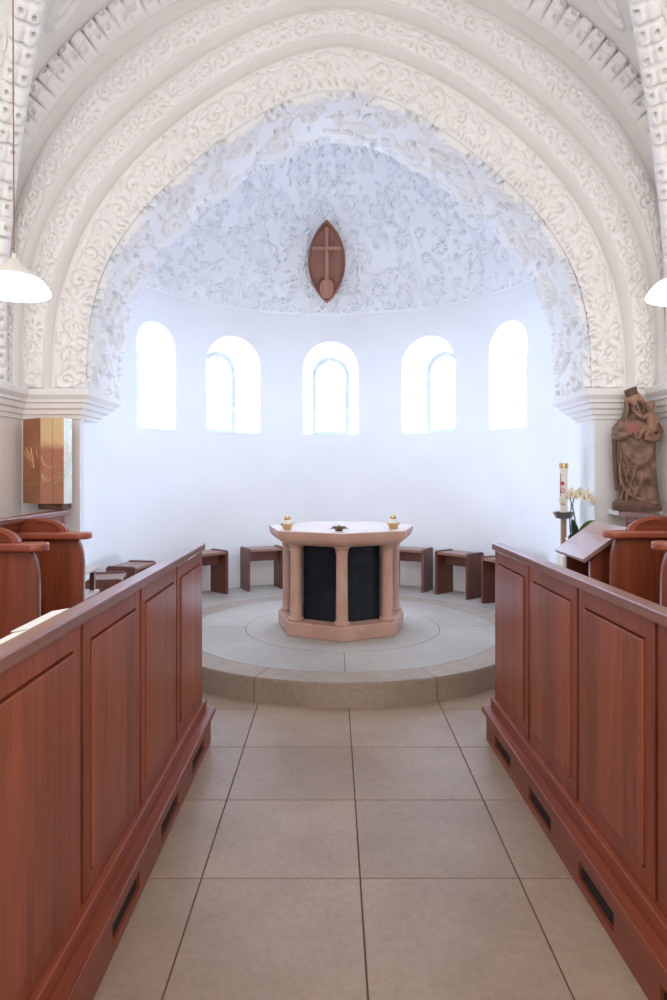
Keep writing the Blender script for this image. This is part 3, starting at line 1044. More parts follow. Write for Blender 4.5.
for nm, x0, x1 in (('trim_10', APX - APR - .1, XL + .002), ('trim_11', XR - .002, APX + APR + .1)):
    struct(MB().prism([(4.80, 1.893), (5.06, 1.893), (5.20, 1.97), (5.36, 2.05), (Y2 - .02, ZI), (4.80, ZI)], 'X', x0, x1).build(nm, M['plaster'], smooth=40), 'corbel under the back of the carved arch')

# ------------------------------------------------------------------ floors
fl = MB()
TS, GAP = .595, .0055
for i in range(-5, 5):
    for j in range(-5, 8):
        x0, y0 = .10 + i * TS, 2.497 + j * TS
        if y0 > 5.0: continue
        fl.box(x0 + GAP / 2, x0 + TS - GAP / 2, y0 + GAP / 2, y0 + TS - GAP / 2, -.03, 0, .0018, 1)
struct(fl.build('floor', M['tile']), 'beige limestone tile floor')
struct(MB().box(-3.2, 3.2, -2, 6.5, -.06, -.004).build('floor_bed', M['grout']))

def wedge(b, r0, r1, a0, a1, z0, z1, n):
    """annular stone around the platform centre; angle 0 looks towards the nave"""
    P = lambda r_, a, z: b.verts.new((PCX + r_ * math.sin(a), PCY - r_ * math.cos(a), z))
    q = [[P(r0, a0 + (a1 - a0) * k / n, z0) for k in range(n + 1)], [P(r1, a0 + (a1 - a0) * k / n, z0) for k in range(n + 1)],
         [P(r1, a0 + (a1 - a0) * k / n, z1) for k in range(n + 1)], [P(r0, a0 + (a1 - a0) * k / n, z1) for k in range(n + 1)]]
    for k in range(n):
        for s in range(4):
            b.faces.new((q[s][k], q[s][k + 1], q[(s + 1) % 4][k + 1], q[(s + 1) % 4][k]))
    b.faces.new([s[0] for s in q][::-1])
    b.faces.new([s[-1] for s in q])
b = bmesh.new()
for k in range(8):
    a0, a1 = R(-22.5 + 45 * k), R(22.5 + 45 * k)
    wedge(b, 1.348, PR, a0 + .0018, a1 - .0018, 0, PZ, 20)
bmesh.ops.recalc_face_normals(b, faces=b.faces[:])
bmesh.ops.bevel(b, geom=[e for e in b.edges if all(abs((v.co.xy - Vector((PCX, PCY))).length - PR) < 1e-4 and v.co.z > PZ - 1e-4 for v in e.verts)], offset=.007, segments=2, affect='EDGES')
m = MB(); m.add(b)
struct(m.build('floor_step', M['riser'], smooth=25), 'curved stone edge step of the round altar platform')
b = bmesh.new()
for k in range(4):
    wedge(b, .846, 1.344, R(90 * k) + .002, R(90 * k + 90) - .002, PZ - .03, PZ, 40)
wedge(b, .002, .8405, 0, 2 * PI, PZ - .03, PZ, 96)
bmesh.ops.recalc_face_normals(b, faces=b.faces[:])
m = MB(); m.add(b)
struct(m.build('floor_platform', M['step']), 'round stone altar platform with inlaid circles')
b = bmesh.new()
pts = [(APX - APR - .05, 5.15), (APX - APR - .05, APY)] + [(APX - (APR + .05) * math.cos(PI * k / 64), APY + (APR + .05) * math.sin(PI * k / 64)) for k in range(65)] + [(APX + APR + .05, 5.15)]
m = MB(); m.prism(pts, 'Z', 0.001, PZ - .006)
struct(m.build('floor_apse', M['step']), 'stone floor of the apse')
struct(MB().lathe([(1.36, .002), (1.36, PZ - .003), (0, PZ - .003)], (PCX, PCY, 0), 64).build('floor_joint', M['grout']))

# ------------------------------------------------------------------ altar
AXC, AYC = .068, 5.88
alt = thing('altar', 'seven-sided pink stone altar with columns around a dark green marble core', 'altar', (AXC, AYC, PZ))
hz = 1.04 - PZ
def hept(r_, rot=0):
    return [(r_ * math.sin(2 * PI * k / 7 + rot), -r_ * math.cos(2 * PI * k / 7 + rot)) for k in range(7)]
MB().prism(hept(.578), 'Z', 0, .118, .008).build('plinth', M['pink'], alt)
MB().lathe([(.41, .116), (.41, .752)], seg=7).build('core', M['green'], alt)
for k in range(7):
    a = 2 * PI * k / 7
    p = (.488 * math.sin(a), -.488 * math.cos(a), 0)
    cb = MB().lathe([(.052, .124), (.05, .17), (.0475, .40), (.0465, .66), (.047, .722)], p, 20).build('column', M['pink'], alt, smooth=40)
    MB().lathe([(.050, .118), (.066, .120), (.069, .130), (.066, .142), (.054, .148), (.052, .158)], p, 20).build('column_base', M['pink'], cb, smooth=40)
    MB().lathe([(.047, .700), (.054, .706), (.054, .714), (.049, .720), (.056, .732), (.066, .742), (.070, .752), (.070, .758), (0, .758)], p, 20).build('capital', M['pink'], cb, smooth=40)
slab = MB().lathe([(.56, .752), (.60, .764), (.632, .782), (.654, .806), (.664, .836), (.667, .868)], seg=7)
slab.build('table_slab', M['pink'], alt)
MB().lathe([(.667, .8682), (.6655, hz - .001), (.664, hz), (0, hz)], seg=7).build('table_top', M['pinktop'], alt)

def holder(x, y, label):
    t = thing('candle_holder', label, 'candle holder', (x, y, 1.04), 0, 'candle holders on the altar')
    MB().lathe([(.034, 0), (.036, .003), (.042, .022), (.060, .046), (.062, .050), (.056, .050), (.036, .030), (0, .028)], seg=8, rot=PI / 8).build('dish', M['brass'], t)
    MB().lathe([(.031, .028), (.031, .078), (.028, .082), (0, .082)], seg=24).build('candle', M['wax'], t, smooth=40)
    MB().lathe([(.024, .080), (.027, .086), (.027, .098), (.024, .108), (.016, .117), (.006, .121), (0, .122)], seg=20).build('cap', M['brass'], t, smooth=40)
    return t
holder(-.385, 5.56, 'squat brass candle holder near the altar rim on the tabernacle side')
holder(.505, 5.64, 'squat brass candle holder near the altar rim on the orchid side')
orn = MB()
for k in range(9):
    a = -PI * k / 8
    L = .075 if k in (0, 8) else .05
    orn.tube([(0, 0, .012), (math.cos(a) * L * .5, math.sin(a) * L * .45, .030), (math.cos(a) * L, math.sin(a) * L * .7, .016)], [.010, .014, .004], 6, .6)
orn.ball((0, -.01, .028), .022, 1, 1, .9)
orn.lathe([(.03, 0), (.034, .006), (.02, .02), (0, .024)], seg=12)
for sx in (-1, 1):
    orn.tube([(0, .01, .02), (sx * .045, .012, .034), (sx * .078, .0, .014)], [.012, .012, .004], 6, .6)
    orn.ball((sx * .03, -.02, .03), .012)
tag(orn.build('altar_ornament', M['bronze'], smooth=50), 'small dark bronze leaf ornament lying near the front edge of the altar', 'ornament').location = (.045, 5.43, 1.0405)

# ------------------------------------------------------------------ stools round the apse
def make_stool():
    t = thing('stool', 'x', 'stool', (0, 0, 0), 0, 'wooden stools along the apse wall')
    w, d, h, th = .225, .145, .475, .034
    for sx in (-1, 1):
        x0, x1 = (sx * w, sx * (w - th)) if sx < 0 else (w - th, w)
        pl = [(-d, 0), (d, 0), (d, h + .012 - .02), (d - .02, h + .012), (-d + .02, h + .012), (-d, h + .012 - .02)]
        MB().prism(pl, 'X', x0, x1, .003).build('side_panel', M['stool'], t)
    MB().box(-w + th, w - th, -d + .006, d - .006, h - .03, h, .003).build('seat', M['stoolx'], t)
    MB().box(-w + th, w - th, -.012, .012, h - .15, h - .03, .002).build('apron', M['stool'], t)
    return t
stools = [(-26.5, 'dark wooden stool just left of the altar, partly behind its columns'),
          (-46.5, 'dark wooden stool peeping out past the far end of the tabernacle side choir desk'),
          (-80., 'wooden stool behind the tabernacle side choir desk, farther of the two seat tops'),
          (-102.5, 'wooden stool behind the tabernacle side choir desk, next to the small pale table'),
          (28.8, 'dark wooden stool partly behind the altar on the candle side'),
          (47.5, 'dark wooden stool standing clear between altar and candle side choir desk'),
          (68., 'dark wooden stool mostly hidden by the end of the candle side choir desk')]
stools[0] = (-24.5, 'dark wooden stool partly behind the altar on the tabernacle side')
proto = make_stool()
for k, (a, lab) in enumerate(stools):
    o = proto if k == 0 else copy_tree(proto)
    rr = 1.925
    o.location = (APX + rr * math.sin(R(a)), APY + rr * math.cos(R(a)), PZ - .0055)
    o.rotation_euler = (0, 0, -R(a))
    o['label'] = lab

# ------------------------------------------------------------------ choir desks (panelled fronts along the aisle)
def desk(sx, face, yend, label, voff, U, vstep, splay):
    """sx -1 tabernacle side, +1 candle side; face: distance of the panel face from x = 0"""
    X = lambda d: sx * (face + d)          # d < 0 towards the aisle
    def bx(m, d0, d1, y0, y1, z0, z1, bev=0.):
        a, b_ = X(d0), X(d1)
        m.box(min(a, b_), max(a, b_), y0, y1, z0, z1, bev)
        return m
    t = thing('choir_desk', label, 'choir desk', (X(.06), (yend + .19) / 2, 0))
    n = 6
    y0 = yend - U * n
    bk = MB()
    bx(bk, .03, .046, y0, yend - .004, .03, 1.074)
    bk.build('back_board', M['wdark'], t, True)
    zb, zt = .24, 1.076
    for k in range(n):
        a, b_ = yend - U * (k + 1) + .013, yend - U * k - (.013 if k else 0)
        f = MB()
        st, pt, pb = .052, 1.012, .305
        bx(f, 0, .045, a, a + st, zb, zt, .002)
        bx(f, 0, .045, b_ - st, b_, zb, zt, .002)
        bx(f, .0005, .045, a + st, b_ - st, pt, zt, .0015)
        bx(f, .0005, .045, a + st, b_ - st, zb, pb, .0015)
        f.build('panel_frame', M['wz'], t, True)
        p = MB()
        g = .007
        # flat field with a moulded edge
        bx(p, -.006, .04, a + st + g, b_ - st - g, pb + g, pt - g, .003)
        p.build('panel', M['wzp'], t, True)
    e = MB()
    bx(e, 0.002, .046, yend + .0005, yend + .022, .03, 1.076, .002)
    e.build('end_board', M['wz'], t, True)
    c = MB()
    bx(c, -.014, .046, y0, yend + .036, 1.077, 1.116, .006)
    c.build('top_rail', M['cap'], t, True)
    s = MB()                                 # skirting: board, ledge, plinth with vents
    bx(s, -.022, .028, y0, yend + .03, .184, .239, .004)
    s.build('base_board', M['wy'], t, True)
    s = MB()
    bx(s, -.070, .03, y0, yend + .05, .152, .1835, .005)
    s.build('ledge', M['wy'], t, True)
    pl = MB()
    bx(pl, -.048, .0, y0, yend + .02, .0, .034)
    bx(pl, -.048, .0, y0, yend + .02, .098, .152)
    vents = [voff - vstep * k for k in range(6)]
    prev = yend + .02
    for v in vents:
        if v - .15 < y0: break
        bx(pl, -.048, .0, v + .145, prev, .034, .098)
        prev = v - .145
    bx(pl, -.048, .0, y0, prev, .034, .098)
    pl.build('plinth', M['wy'], t, True)
    g = MB()
    bx(g, -.036, -.002, y0 + .01, yend + .01, .006, .14)
    g.build('vent_backing', M['black'], t, True)  # dark sheet painting the shade seen through the vents
    # sloping book shelf on the seat side
    sh = MB()
    q = [(X(.048), 1.00), (X(.36), .90), (X(.36), .875), (X(.048), .975)]
    sh.prism(q, 'Y', y0, yend + .01, .003)
    sh.build('book_shelf', M['wy'], t, True)
    lg = MB()
    bx(lg, .047, .30, yend - .05, yend - .01, 0, .87)
    lg.build('bracket', M['wz'], t, True)
    pv = Vector((X(0), yend, 0))
    t.location = pv + Matrix.Rotation(splay, 3, 'Z') @ (t.location - pv)
    t.rotation_euler = (0, 0, splay)
    return t
desk(-1, .740, 3.745, 'long panelled red wood choir desk front with a white booklet behind its rail', 3.42, .593, .593, 0)
desk(1, .918, 3.775, 'long panelled red wood choir desk front before the lectern and Madonna', 3.465, .60, .585, R(1.15))

bk = thing('hymn_booklet', 'white open booklet lying behind the rail of the tabernacle side choir desk', 'booklet', (-.84, 1.9, .97))
MB().prism([(-.795, 1.000), (-.795, 1.052), (-.838, 1.084), (-.888, 1.074), (-.888, .970)], 'Y', 1.60, 2.14, .006).build('pages', M['paper'], bk, True)
MB().prism([(-.840, 1.0875), (-.895, 1.078), (-.895, 1.075), (-.840, 1.0855)], 'Y', 1.85, 2.12, .0).build('cover', M['paper'], bk, True)

# ------------------------------------------------------------------ choir stalls against the side walls
def stalls(sx, tip, zarm, ys, back, ytop, yrail, label):
    """tip: distance of the arm tips from x = 0; ys: depth of the dividers; back: distance of the back panel"""
    t = thing('choir_stall', label, 'choir stall', (sx * back, ys[0], 0))
    X = lambda d: sx * d
    f = tip + .045
    for y in ys:
        # divider board with a bellied front edge
        pl = [(back, 0), (back, zarm - .04), (f + .05, zarm - .04)]
        for k in range(1, 9):
            a = PI / 2 * k / 8
            pl.append((f + .05 - .05 * math.sin(a), zarm - .205 + .165 * math.cos(a)))
        pl += [(f, .55), (f + .015, .45), (f + .015, 0)]
        dv = MB().prism([(X(p[0]), p[1]) for p in pl], 'Y', y - .02, y + .02, .007, 3).build('divider', M['wz'], t, True, 40)
        # armrest: flat plank, rounded tip and waist
        ol = []
        for k in range(13):
            a = -PI / 2 + PI * k / 12
            ol.append((tip + .07 - .07 * math.cos(a), y - .005 + .068 * math.sin(a)))
        ol += [(tip + .2, y + .05), (tip + .3, y + .045), (back, y + .06), (back, y - .06), (tip + .3, y - .055), (tip + .2, y - .058)]
        MB().prism([(X(p[0]), p[1]) for p in ol], 'Z', zarm - .04, zarm, .009, 3).build('armrest', M['arm'], dv, True, 40)
        # shoulder: arched board with a raised moulding
        x1, x0, hh = tip + .14, back, .083
        w = x0 - x1
        el = lambda s_, n=18: [(x1 + w * .62 - w * .62 * s_ * math.cos(PI / 2 * k / n), zarm + hh * s_ * math.sin(PI / 2 * k / n)) for k in range(n + 1)]
        pl = el(1.) + [(x0, zarm + hh * .9), (x0, zarm)]
        MB().prism([(X(p[0]), p[1]) for p in pl], 'Y', y - .013, y + .015, .003).build('shoulder', M['wx'], dv, True)
        o_, i_ = el(1.), el(.80)
        rim = MB()
        for k in range(18):
            rim.prism([(X(o_[k][0]), o_[k][1]), (X(o_[k + 1][0]), o_[k + 1][1]), (X(i_[k + 1][0]), i_[k + 1][1]), (X(i_[k][0]), i_[k][1])], 'Y', y - .021, y - .0132)
        rim.build('moulding', M['arm'], dv, True)
    sb = MB()
    a, b_ = X(back), X(back + .035)
    sb.box(min(a, b_), max(a, b_), .6, yrail - .05, 0, ytop - .036)
    sb.build('back_panel', M['wy'], t, True)
    fr = MB()
    a, b_ = X(back - .012), X(back)
    for yy in [yrail - .075] + [y_ + .18 for y_ in ys]:
        fr.box(min(a, b_), max(a, b_), yy, yy + .04, .5, ytop - .036, .002)
    fr.box(min(a, b_), max(a, b_), .6, yrail - .08, ytop - .075, ytop - .037, .002)
    fr.build('back_frame', M['wz'], t, True)
    rl = MB()
    a, b_ = X(back - .035), X(back + .055)
    rl.box(min(a, b_), max(a, b_), .6, yrail, ytop - .035, ytop, .006)
    rl.build('back_rail', M['cap'], t, True)
    yy = [ys[0] - 1.2 + .02] + sorted(ys)
    for k in range(len(ys)):
        y0, y1 = sorted(ys)[k] - .57, sorted(ys)[k] - .025
        st = MB()
        a, b_ = X(f + .03), X(back - .003)
        st.box(min(a, b_), max(a, b_), y0, y1, .56, .59, .006)
        st.build('seat', M['arm'], t, True)
    return t
stalls(-1, 1.43, 1.165, [3.95, 3.35], 1.86, 1.258, 4.63, 'red wood choir stalls with curved dividers below the copper tabernacle')
stalls(1, 1.552, 1.182, [3.85, 3.25], 1.985, 1.256, 4.56, 'red wood choir stalls with curved dividers below the carved Madonna')

# ------------------------------------------------------------------ lectern
lec = thing('lectern', 'red wood reading desk with a wide sloping top beside the choir stalls', 'lectern', (1.7, 4.2, 0))
xa, za, xb, zb = 1.475, 1.003, 1.735, 1.192
dx, dz = xb - xa, zb - za
ln = math.hypot(dx, dz)
nx, nz = -dz / ln, dx / ln
th = .024
MB().prism([(xa, za), (xb, zb), (xb - nx * th, zb - nz * th), (xa - nx * th, za - nz * th)], 'Y', 3.945, 4.455, .003).build('desk_top', M['desk'], lec, True)
for y0 in (3.985, 4.39):
    MB().prism([(1.535, 0), (1.535, .985), (1.60, 1.055), (1.735, 1.155), (1.86, 1.155), (1.86, 0)], 'Y', y0, y0 + .03, .002).build('side_panel', M['wz'], lec, True)
MB().box(1.80, 1.82, 4.016, 4.389, .05, 1.10).build('back_panel', M['wdark'], lec, True)
MB().box(1.56, 1.80, 4.016, 4.389, .80, .82).build('shelf', M['wdark'], lec, True)

# ------------------------------------------------------------------ paschal candle and its stand
cx, cy = 1.742, 5.05
st = thing('candle_stand', 'slim post candle stand with a dark faceted drip dish beside the orchid', 'candle stand', (cx, cy, 0))
MB().lathe([(.10, 0), (.10, .02), (.085, .03), (.04, .045), (.02, .05), (0, .05)], seg=8, rot=PI / 8).build('foot', M['pewter'], st)
MB().lathe([(.024, .05), (.022, 1.17), (0, 1.17)], seg=16).build('post', M['post'], st, smooth=40)
MB().lathe([(.022, 1.165), (.056, 1.170), (.077, 1.205), (.079, 1.218), (.07, 1.218), (.05, 1.187), (0, 1.186)], seg=8, rot=PI / 8).build('dish', M['pewter'], st)
zc0 = 1.189
pc = thing('paschal_candle', 'tall ivory paschal candle with red wax signs on the post stand', 'candle', (cx, cy, zc0))
CR = .029
MB().lathe([(CR, 0), (CR, .362), (0, .362)], seg=28).build('wax_column', M['wax'], pc, smooth=40)
MB().lathe([(CR + .001, .360), (CR + .005, .361), (CR + .005, .396), (CR - .004, .399), (CR - .008, .392), (0, .392)], seg=28).build('cap', M['brass'], pc, smooth=40)
# signs bent round the wax, facing the nave a little to one side
def wrap(me, a0, z0, lift=.0008):
    for v in me.vertices:
        a = a0 + v.co.x / CR
        r_ = CR + lift + v.co.z
        v.co = (r_ * math.sin(a), -r_ * math.cos(a), z0 + v.co.y)
def text_mesh(s, size):
    cu = bpy.data.curves.new('t', 'FONT')
    cu.body = s
    cu.size = size
    cu.align_x = 'CENTER'
    cu.align_y = 'CENTER'
    cu.extrude = .0006
    cu.offset = .0009
    o = bpy.data.objects.new('t', cu)
    C.objects.link(o)
    dg = bpy.context.evaluated_depsgraph_get()
    me = bpy.data.meshes.new_from_object(o.evaluated_get(dg))
    bpy.data.objects.remove(o)
    me.materials.clear()
    return me
A0 = R(-52)
for txt, z, sz in (('Ω', .188, .045), ('α', .098, .052)):
    me = text_mesh(txt, sz)
    wrap(me, A0 + .35, z)
    link('sign', me, M['red'], pc)
b = MB().ball((0, 0, 0), .012, 1, 1, .12, u=10, v=6)
for k in range(5):
    b.ball((.010 * math.cos(k * 1.257), .010 * math.sin(k * 1.257), 0), .007, 1, 1, .2, u=8, v=5)
me = b.mesh('rosette'); wrap(me, A0 + .3, .245)
link('rosette', me, M['red'], pc)
g = MB()
for k in range(20):
    g.box(-.003, .003, -.085 + k * .0085, -.0765 + k * .0085, 0, .0012)
me = g.mesh('cross_bar'); wrap(me, A0 - .25, .235)
link('cross_bar', me, M['purple'], pc)

# ------------------------------------------------------------------ orchid on its covered stand
ox, oy, oz = 1.685, 4.70, .93
pd = thing('flower_stand', 'low stand under a cream cloth behind the lectern', 'stand', (ox, oy, 0))
b = bmesh.new()
rings = []
for z, w in ((0, .185), (.3, .175), (.6, .160), (.86, .148), (.925, .143), (.93, .138)):
    ring = []
    for k in range(48):
        a = 2 * PI * k / 48
        q = max(abs(math.cos(a)), abs(math.sin(a))) ** -1 * .9
        q = min(q, 1.16)
        wv = 1 + (.045 * math.sin(a * 11) * (1 - z / .93))
        ring.append(b.verts.new((.72 * w * q * wv * math.cos(a), .72 * w * q * wv * math.sin(a), z)))
    rings.append(ring)
for q0, q1 in zip(rings, rings[1:]):
    for k in range(48):
        b.faces.new((q0[k], q0[(k + 1) % 48], q1[(k + 1) % 48], q1[k]))
b.faces.new(rings[-1])
mb = MB(); mb.add(b)
mb.build('cover', M['cloth'], pd, smooth=60)
orc = thing('orchid', 'white potted orchid with two arching flower stems by the paschal candle', 'plant', (ox + .022, oy, oz))
MB().lathe([(.05, 0), (.055, .004), (.068, .11), (.071, .125), (.064, .125), (.058, .10), (0, .10)], seg=24).build('pot', M['pot'], orc, smooth=40)
def flower(parent, p, tilt, s, face):
    b = MB()
    for k in range(5):
        a = PI / 2 + 2 * PI * k / 5
        wd = 1.15 if k in (1, 4) else .85
        rot = Matrix.Rotation(face, 4, 'Z') @ Matrix.Rotation(tilt, 4, 'X')
        c = rot @ Vector((math.cos(a) * .62 * s, 0, math.sin(a) * .62 * s))
        rm = rot @ Matrix.Rotation(-(a - PI / 2), 4, 'Y') @ Matrix.Rotation(.25, 4, 'X')
        b.ball(Vector(p) + c, s * .62, .80 * wd, .10, 1.0, rm, 10, 6)
    o = b.build('flower', M['petal'], parent, smooth=60)
    l = MB().ball(Vector(p) + Vector((0, -.012, -.006)), s * .24, 1, 1, 1.2, None, 8, 6)
    l.ball(Vector(p) + Vector((0, -.016, -.018)), s * .16, 1.2, 1, 1, None, 8, 6)
    l.build('lip', M['lip'], o, smooth=60)
def stem(pts, r_):
    P = spline(pts, 24)
    MB().tube([tuple(q) for q in P], list(np.linspace(r_, r_ * .6, 24)), 6).build('stem', M['stem'], orc, smooth=60)
    return P
P1 = stem([(-.03, 0, .10), (-.045, -.01, .25), (-.04, -.02, .38), (-.065, -.03, .448), (-.11, -.05, .43)], .0052)
P2 = stem([(.0, .01, .10), (-.005, .0, .25), (-.02, -.01, .39), (.035, -.02, .458), (.10, -.04, .42)], .0052)
fl_pts = [(-.135, -.05, .372, .022), (-.10, -.05, .400, .030), (-.062, -.05, .420, .032), (-.025, -.045, .402, .030), (.012, -.05, .425, .032), (.045, -.05, .395, .032), (.080, -.05, .412, .030), (.105, -.05, .385, .027), (.125, -.045, .352, .020)]
for k, (x, y, z, s) in enumerate(fl_pts):
    flower(orc, (x * .84, y, z + .026), rnd.uniform(-.1, .35), s, rnd.uniform(-.4, .4))
def leaf_blade(path, w, mat):
    b = bmesh.new()
    P = spline(path, 14)
    rows = []
    for k, p in enumerate(P):
        t = k / 13
        q = w * max(.06, math.sin(PI * min(1, .12 + t * .88)) ** .6)
        d = P[min(k + 1, 13)] - P[max(k - 1, 0)]
        sd = np.cross(d, np.array([.25, -1., .3])); sd /= np.linalg.norm(sd) + 1e-9
        up = np.cross(sd, d); up /= np.linalg.norm(up) + 1e-9
        rows.append([b.verts.new(tuple(p + sd * q * u + up * abs(u) * q * .35)) for u in (-1, -.5, 0, .5, 1)])
    for r0, r1 in zip(rows, rows[1:]):
        for k in range(4):
            b.faces.new((r0[k], r0[k + 1], r1[k + 1], r1[k]))
    m = MB(); m.add(b)
    o = m.build('leaf', mat, orc, smooth=60)
    md = o.modifiers.new('s', 'SOLIDIFY'); md.thickness = .004
leaf_blade([(0, -.01, .10), (-.02, -.035, .16), (-.035, -.05, .22), (-.045, -.055, .262)], .030, M['leaf'])
leaf_blade([(.01, 0, .11), (.04, -.02, .19), (.075, -.04, .235), (.115, -.05, .25)], .020, M['leaf2'])
leaf_blade([(-.0, -.01, .11), (-.04, -.04, .13), (-.06, -.06, .135), (-.075, -.08, .12)], .022, M['leaf'])

# ------------------------------------------------------------------ small two-tier table
tb = thing('side_table', 'small pale-topped two-tier table between choir stalls and apse wall', 'table', (-1.735, 4.43, 0))
for z, nm in ((.858, 'table_top'), (.695, 'shelf')):
    MB().box(-1.815, -1.648, 4.14, 4.71, z - .026, z, .008).build(nm, M['pale_wood'], tb, True, 40)
for x in (-1.79, -1.685):
    for y in (4.19, 4.665):
        lg = MB()
        lg.box(x - .016, x + .016, y - .016, y + .016, 0, .668, .003)
        lg.box(x - .016, x + .016, y - .016, y + .016, .696, .831, .003)
        lg.build('leg', M['stool'], tb, True)

# ------------------------------------------------------------------ tabernacle
TX = -1.98
tab = thing('tabernacle', 'faceted copper and gold tabernacle box mounted on the pier above the stalls', 'tabernacle', (TX, 4.64, 1.27))
z0, z1 = 1.303, 1.888
pl = [(-2.168, 4.735), (-2.168, 4.66), (-1.990, 4.53), (-1.832, 4.53), (-1.803, 4.60), (-1.862, 4.735)]
def facet(p, q, name, mat, za=z0, zb=z1, th=.012):
    d = Vector((q[0] - p[0], q[1] - p[1])).normalized()
    nrm = Vector((d.y, -d.x))
    if nrm.y > 0: nrm = -nrm
    i0, i1 = Vector(p) - nrm * th, Vector(q) - nrm * th
    return MB().prism([p, q, tuple(i1), tuple(i0)], 'Z', za, zb, .0015).build(name, mat, tab, True)
body = MB().prism([(x * .98 + TX * .02, max(4.545, y + .013)) if y < 4.7 else (x * .98 + TX * .02, y) for x, y in pl], 'Z', z0 + .004, z1 - .004).build('body', M['copper'], tab, True)
f1 = facet(pl[1], pl[2], 'side_facet', M['copper'])
xm = -1.908
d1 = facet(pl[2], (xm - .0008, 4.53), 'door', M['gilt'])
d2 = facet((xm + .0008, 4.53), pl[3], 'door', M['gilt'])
f2 = facet(pl[3], pl[4], 'side_facet', M['pale_facet'])
MB().box(-2.03, -1.86, 4.58, 4.735, 1.262, 1.304, .004).build('base', M['bronze'], tab, True)
def engrave(parent, frm, to, lines):
    p, q = Vector(frm), Vector(to)
    d = (q - p)
    W = d.length
    d.normalize()
    nrm = Vector((d.y, -d.x))
    if nrm.y > 0: nrm = -nrm
    for ln, r_ in lines:
        pts = []
        for u, v in ln:
            c = p + d * (u * W) + nrm * .0006
            pts.append((c.x, c.y, z0 + v * (z1 - z0)))
        MB().tube(pts, r_, 5).build('engraving', M['engrave'], parent, True)
arc = lambda cx_, cy_, rx, ry, a0, a1, n=14: [(cx_ + rx * math.cos(R(a0 + (a1 - a0) * k / n)), cy_ + ry * math.sin(R(a0 + (a1 - a0) * k / n))) for k in range(n + 1)]
engrave(d1, pl[2], pl[3], [(arc(.50, .56, .46, .14, 180, 270), .0014), ([(.05, .30), (.25, .27), (.5, .275)], .0014), ([(.08, .25), (.3, .29), (.5, .28)], .0012), ([(.06, .34), (.2, .30), (.35, .30)], .0012), (arc(.5, .66, .42, .1, 100, 180), .001), ([(.30, .17), (.5, .20)], .0011)])
engrave(d2, pl[2], pl[3], [(arc(.50, .56, .46, .14, 270, 360), .0014), ([(.53, .17), (.7, .24), (.98, .31)], .0022), ([(.55, .19), (.75, .27), (.96, .35)], .0020), ([(.56, .22), (.8, .29), (.99, .38)], .0018), ([(.60, .17), (.8, .21), (.99, .26)], .0020), ([(.62, .26), (.8, .33)], .0016), (arc(.5, .66, .42, .1, 0, 80), .001), ([(.55, .30), (.75, .31), (.95, .29)], .0012)])
engrave(f1, pl[1], pl[2], [([(.10, .62), (.22, .54)], .0018), ([(.18, .66), (.34, .52)], .0018), ([(.34, .62), (.5, .49)], .0018), ([(.46, .66), (.60, .46), (.64, .42)], .0016), ([(.06, .60), (.3, .5), (.6, .42)], .0012), ([(.0, .22), (.5, .25), (.98, .22)], .001), (arc(.9, .62, .12, .08, 90, 270), .0012)])
engrave(f2, pl[3], pl[4], [([(.2, .40), (.35, .62), (.3, .72)], .0016), ([(.4, .44), (.5, .66), (.6, .74)], .0014), ([(.2, .50), (.5, .56), (.7, .60)], .0012), ([(.1, .30), (.5, .30), (.9, .36)], .0014)])

# ------------------------------------------------------------------ almond-shaped wooden relief under the dome
mand = thing('wooden_relief', 'almond-shaped wooden relief with a cross hung below the dome above the middle window', 'relief', (0, 0, 0))
hh, hw = .475, .222
def almond(k, n=24):
    Rr = (hh * hh + hw * hw) / (2 * hw)
    pts = []
    a = math.asin(hh / Rr)
    for i in range(n + 1):
        t = -a + 2 * a * i / n
        pts.append(((Rr * math.cos(t) - (Rr - hw)) * k, Rr * math.sin(t) * k))
    for i in range(1, n):
        t = a - 2 * a * i / n
        pts.append((-(Rr * math.cos(t) - (Rr - hw)) * k, Rr * math.sin(t) * k))
    return pts
mb = MB()
b = bmesh.new()
secs = [(1., .05), (1., -.005), (.985, -.022), (.92, -.030), (.87, .004), (.6, .014), (.3, .018)]
rings = [[b.verts.new((x, y, z)) for x, z in almond(k)] for k, y in secs]
m = len(rings[0])
for q0, q1 in zip(rings, rings[1:]):
    for i in range(m):
        b.faces.new((q0[i], q0[(i + 1) % m], q1[(i + 1) % m], q1[i]))
b.faces.new(rings[0]); b.faces.new(rings[-1])
bmesh.ops.recalc_face_normals(b, faces=b.faces[:])
mb.add(b)
mb.build('board', M['relief'], mand, smooth=40)
cr = MB()
cr.box(-.022, .022, -.030, .02, -.30, .385, .005)
cr.box(-.175, -.0221, -.029, .02, .13, .175, .005)
cr.box(.0221, .175, -.029, .02, .13, .175, .005)
cr.build('cross', M['relief_light'], mand, smooth=40)
em = MB()
dpl = [(-.085, -.33), (-.085, -.27)] + [(-.085 * math.cos(PI * k / 14), -.27 + .075 * math.sin(PI * k / 14)) for k in range(1, 14)] + [(.085, -.27), (.085, -.33), (.05, -.40), (0, -.42), (-.05, -.40)]
em.prism(dpl, 'Y', -.036, -.001, .012, 3)
em.build('domed_emblem', M['relief_light'], mand, smooth=40)
fr_ = MB()
fr_.tube([(.105 * math.cos(PI * k / 20), -.008, -.275 + .10 * math.sin(PI * k / 20)) for k in range(21)], .009, 6)
fr_.tube([(.105, -.008, -.275), (.10, -.008, -.32)], .009, 6)
fr_.tube([(-.105, -.008, -.275), (-.10, -.008, -.32)], .009, 6)
fr_.build('emblem_border', M['relief'], mand, smooth=60)
mand.location = (-.08, 7.86, 3.995)
mand.rotation_euler = (R(14), 0, R(.5))

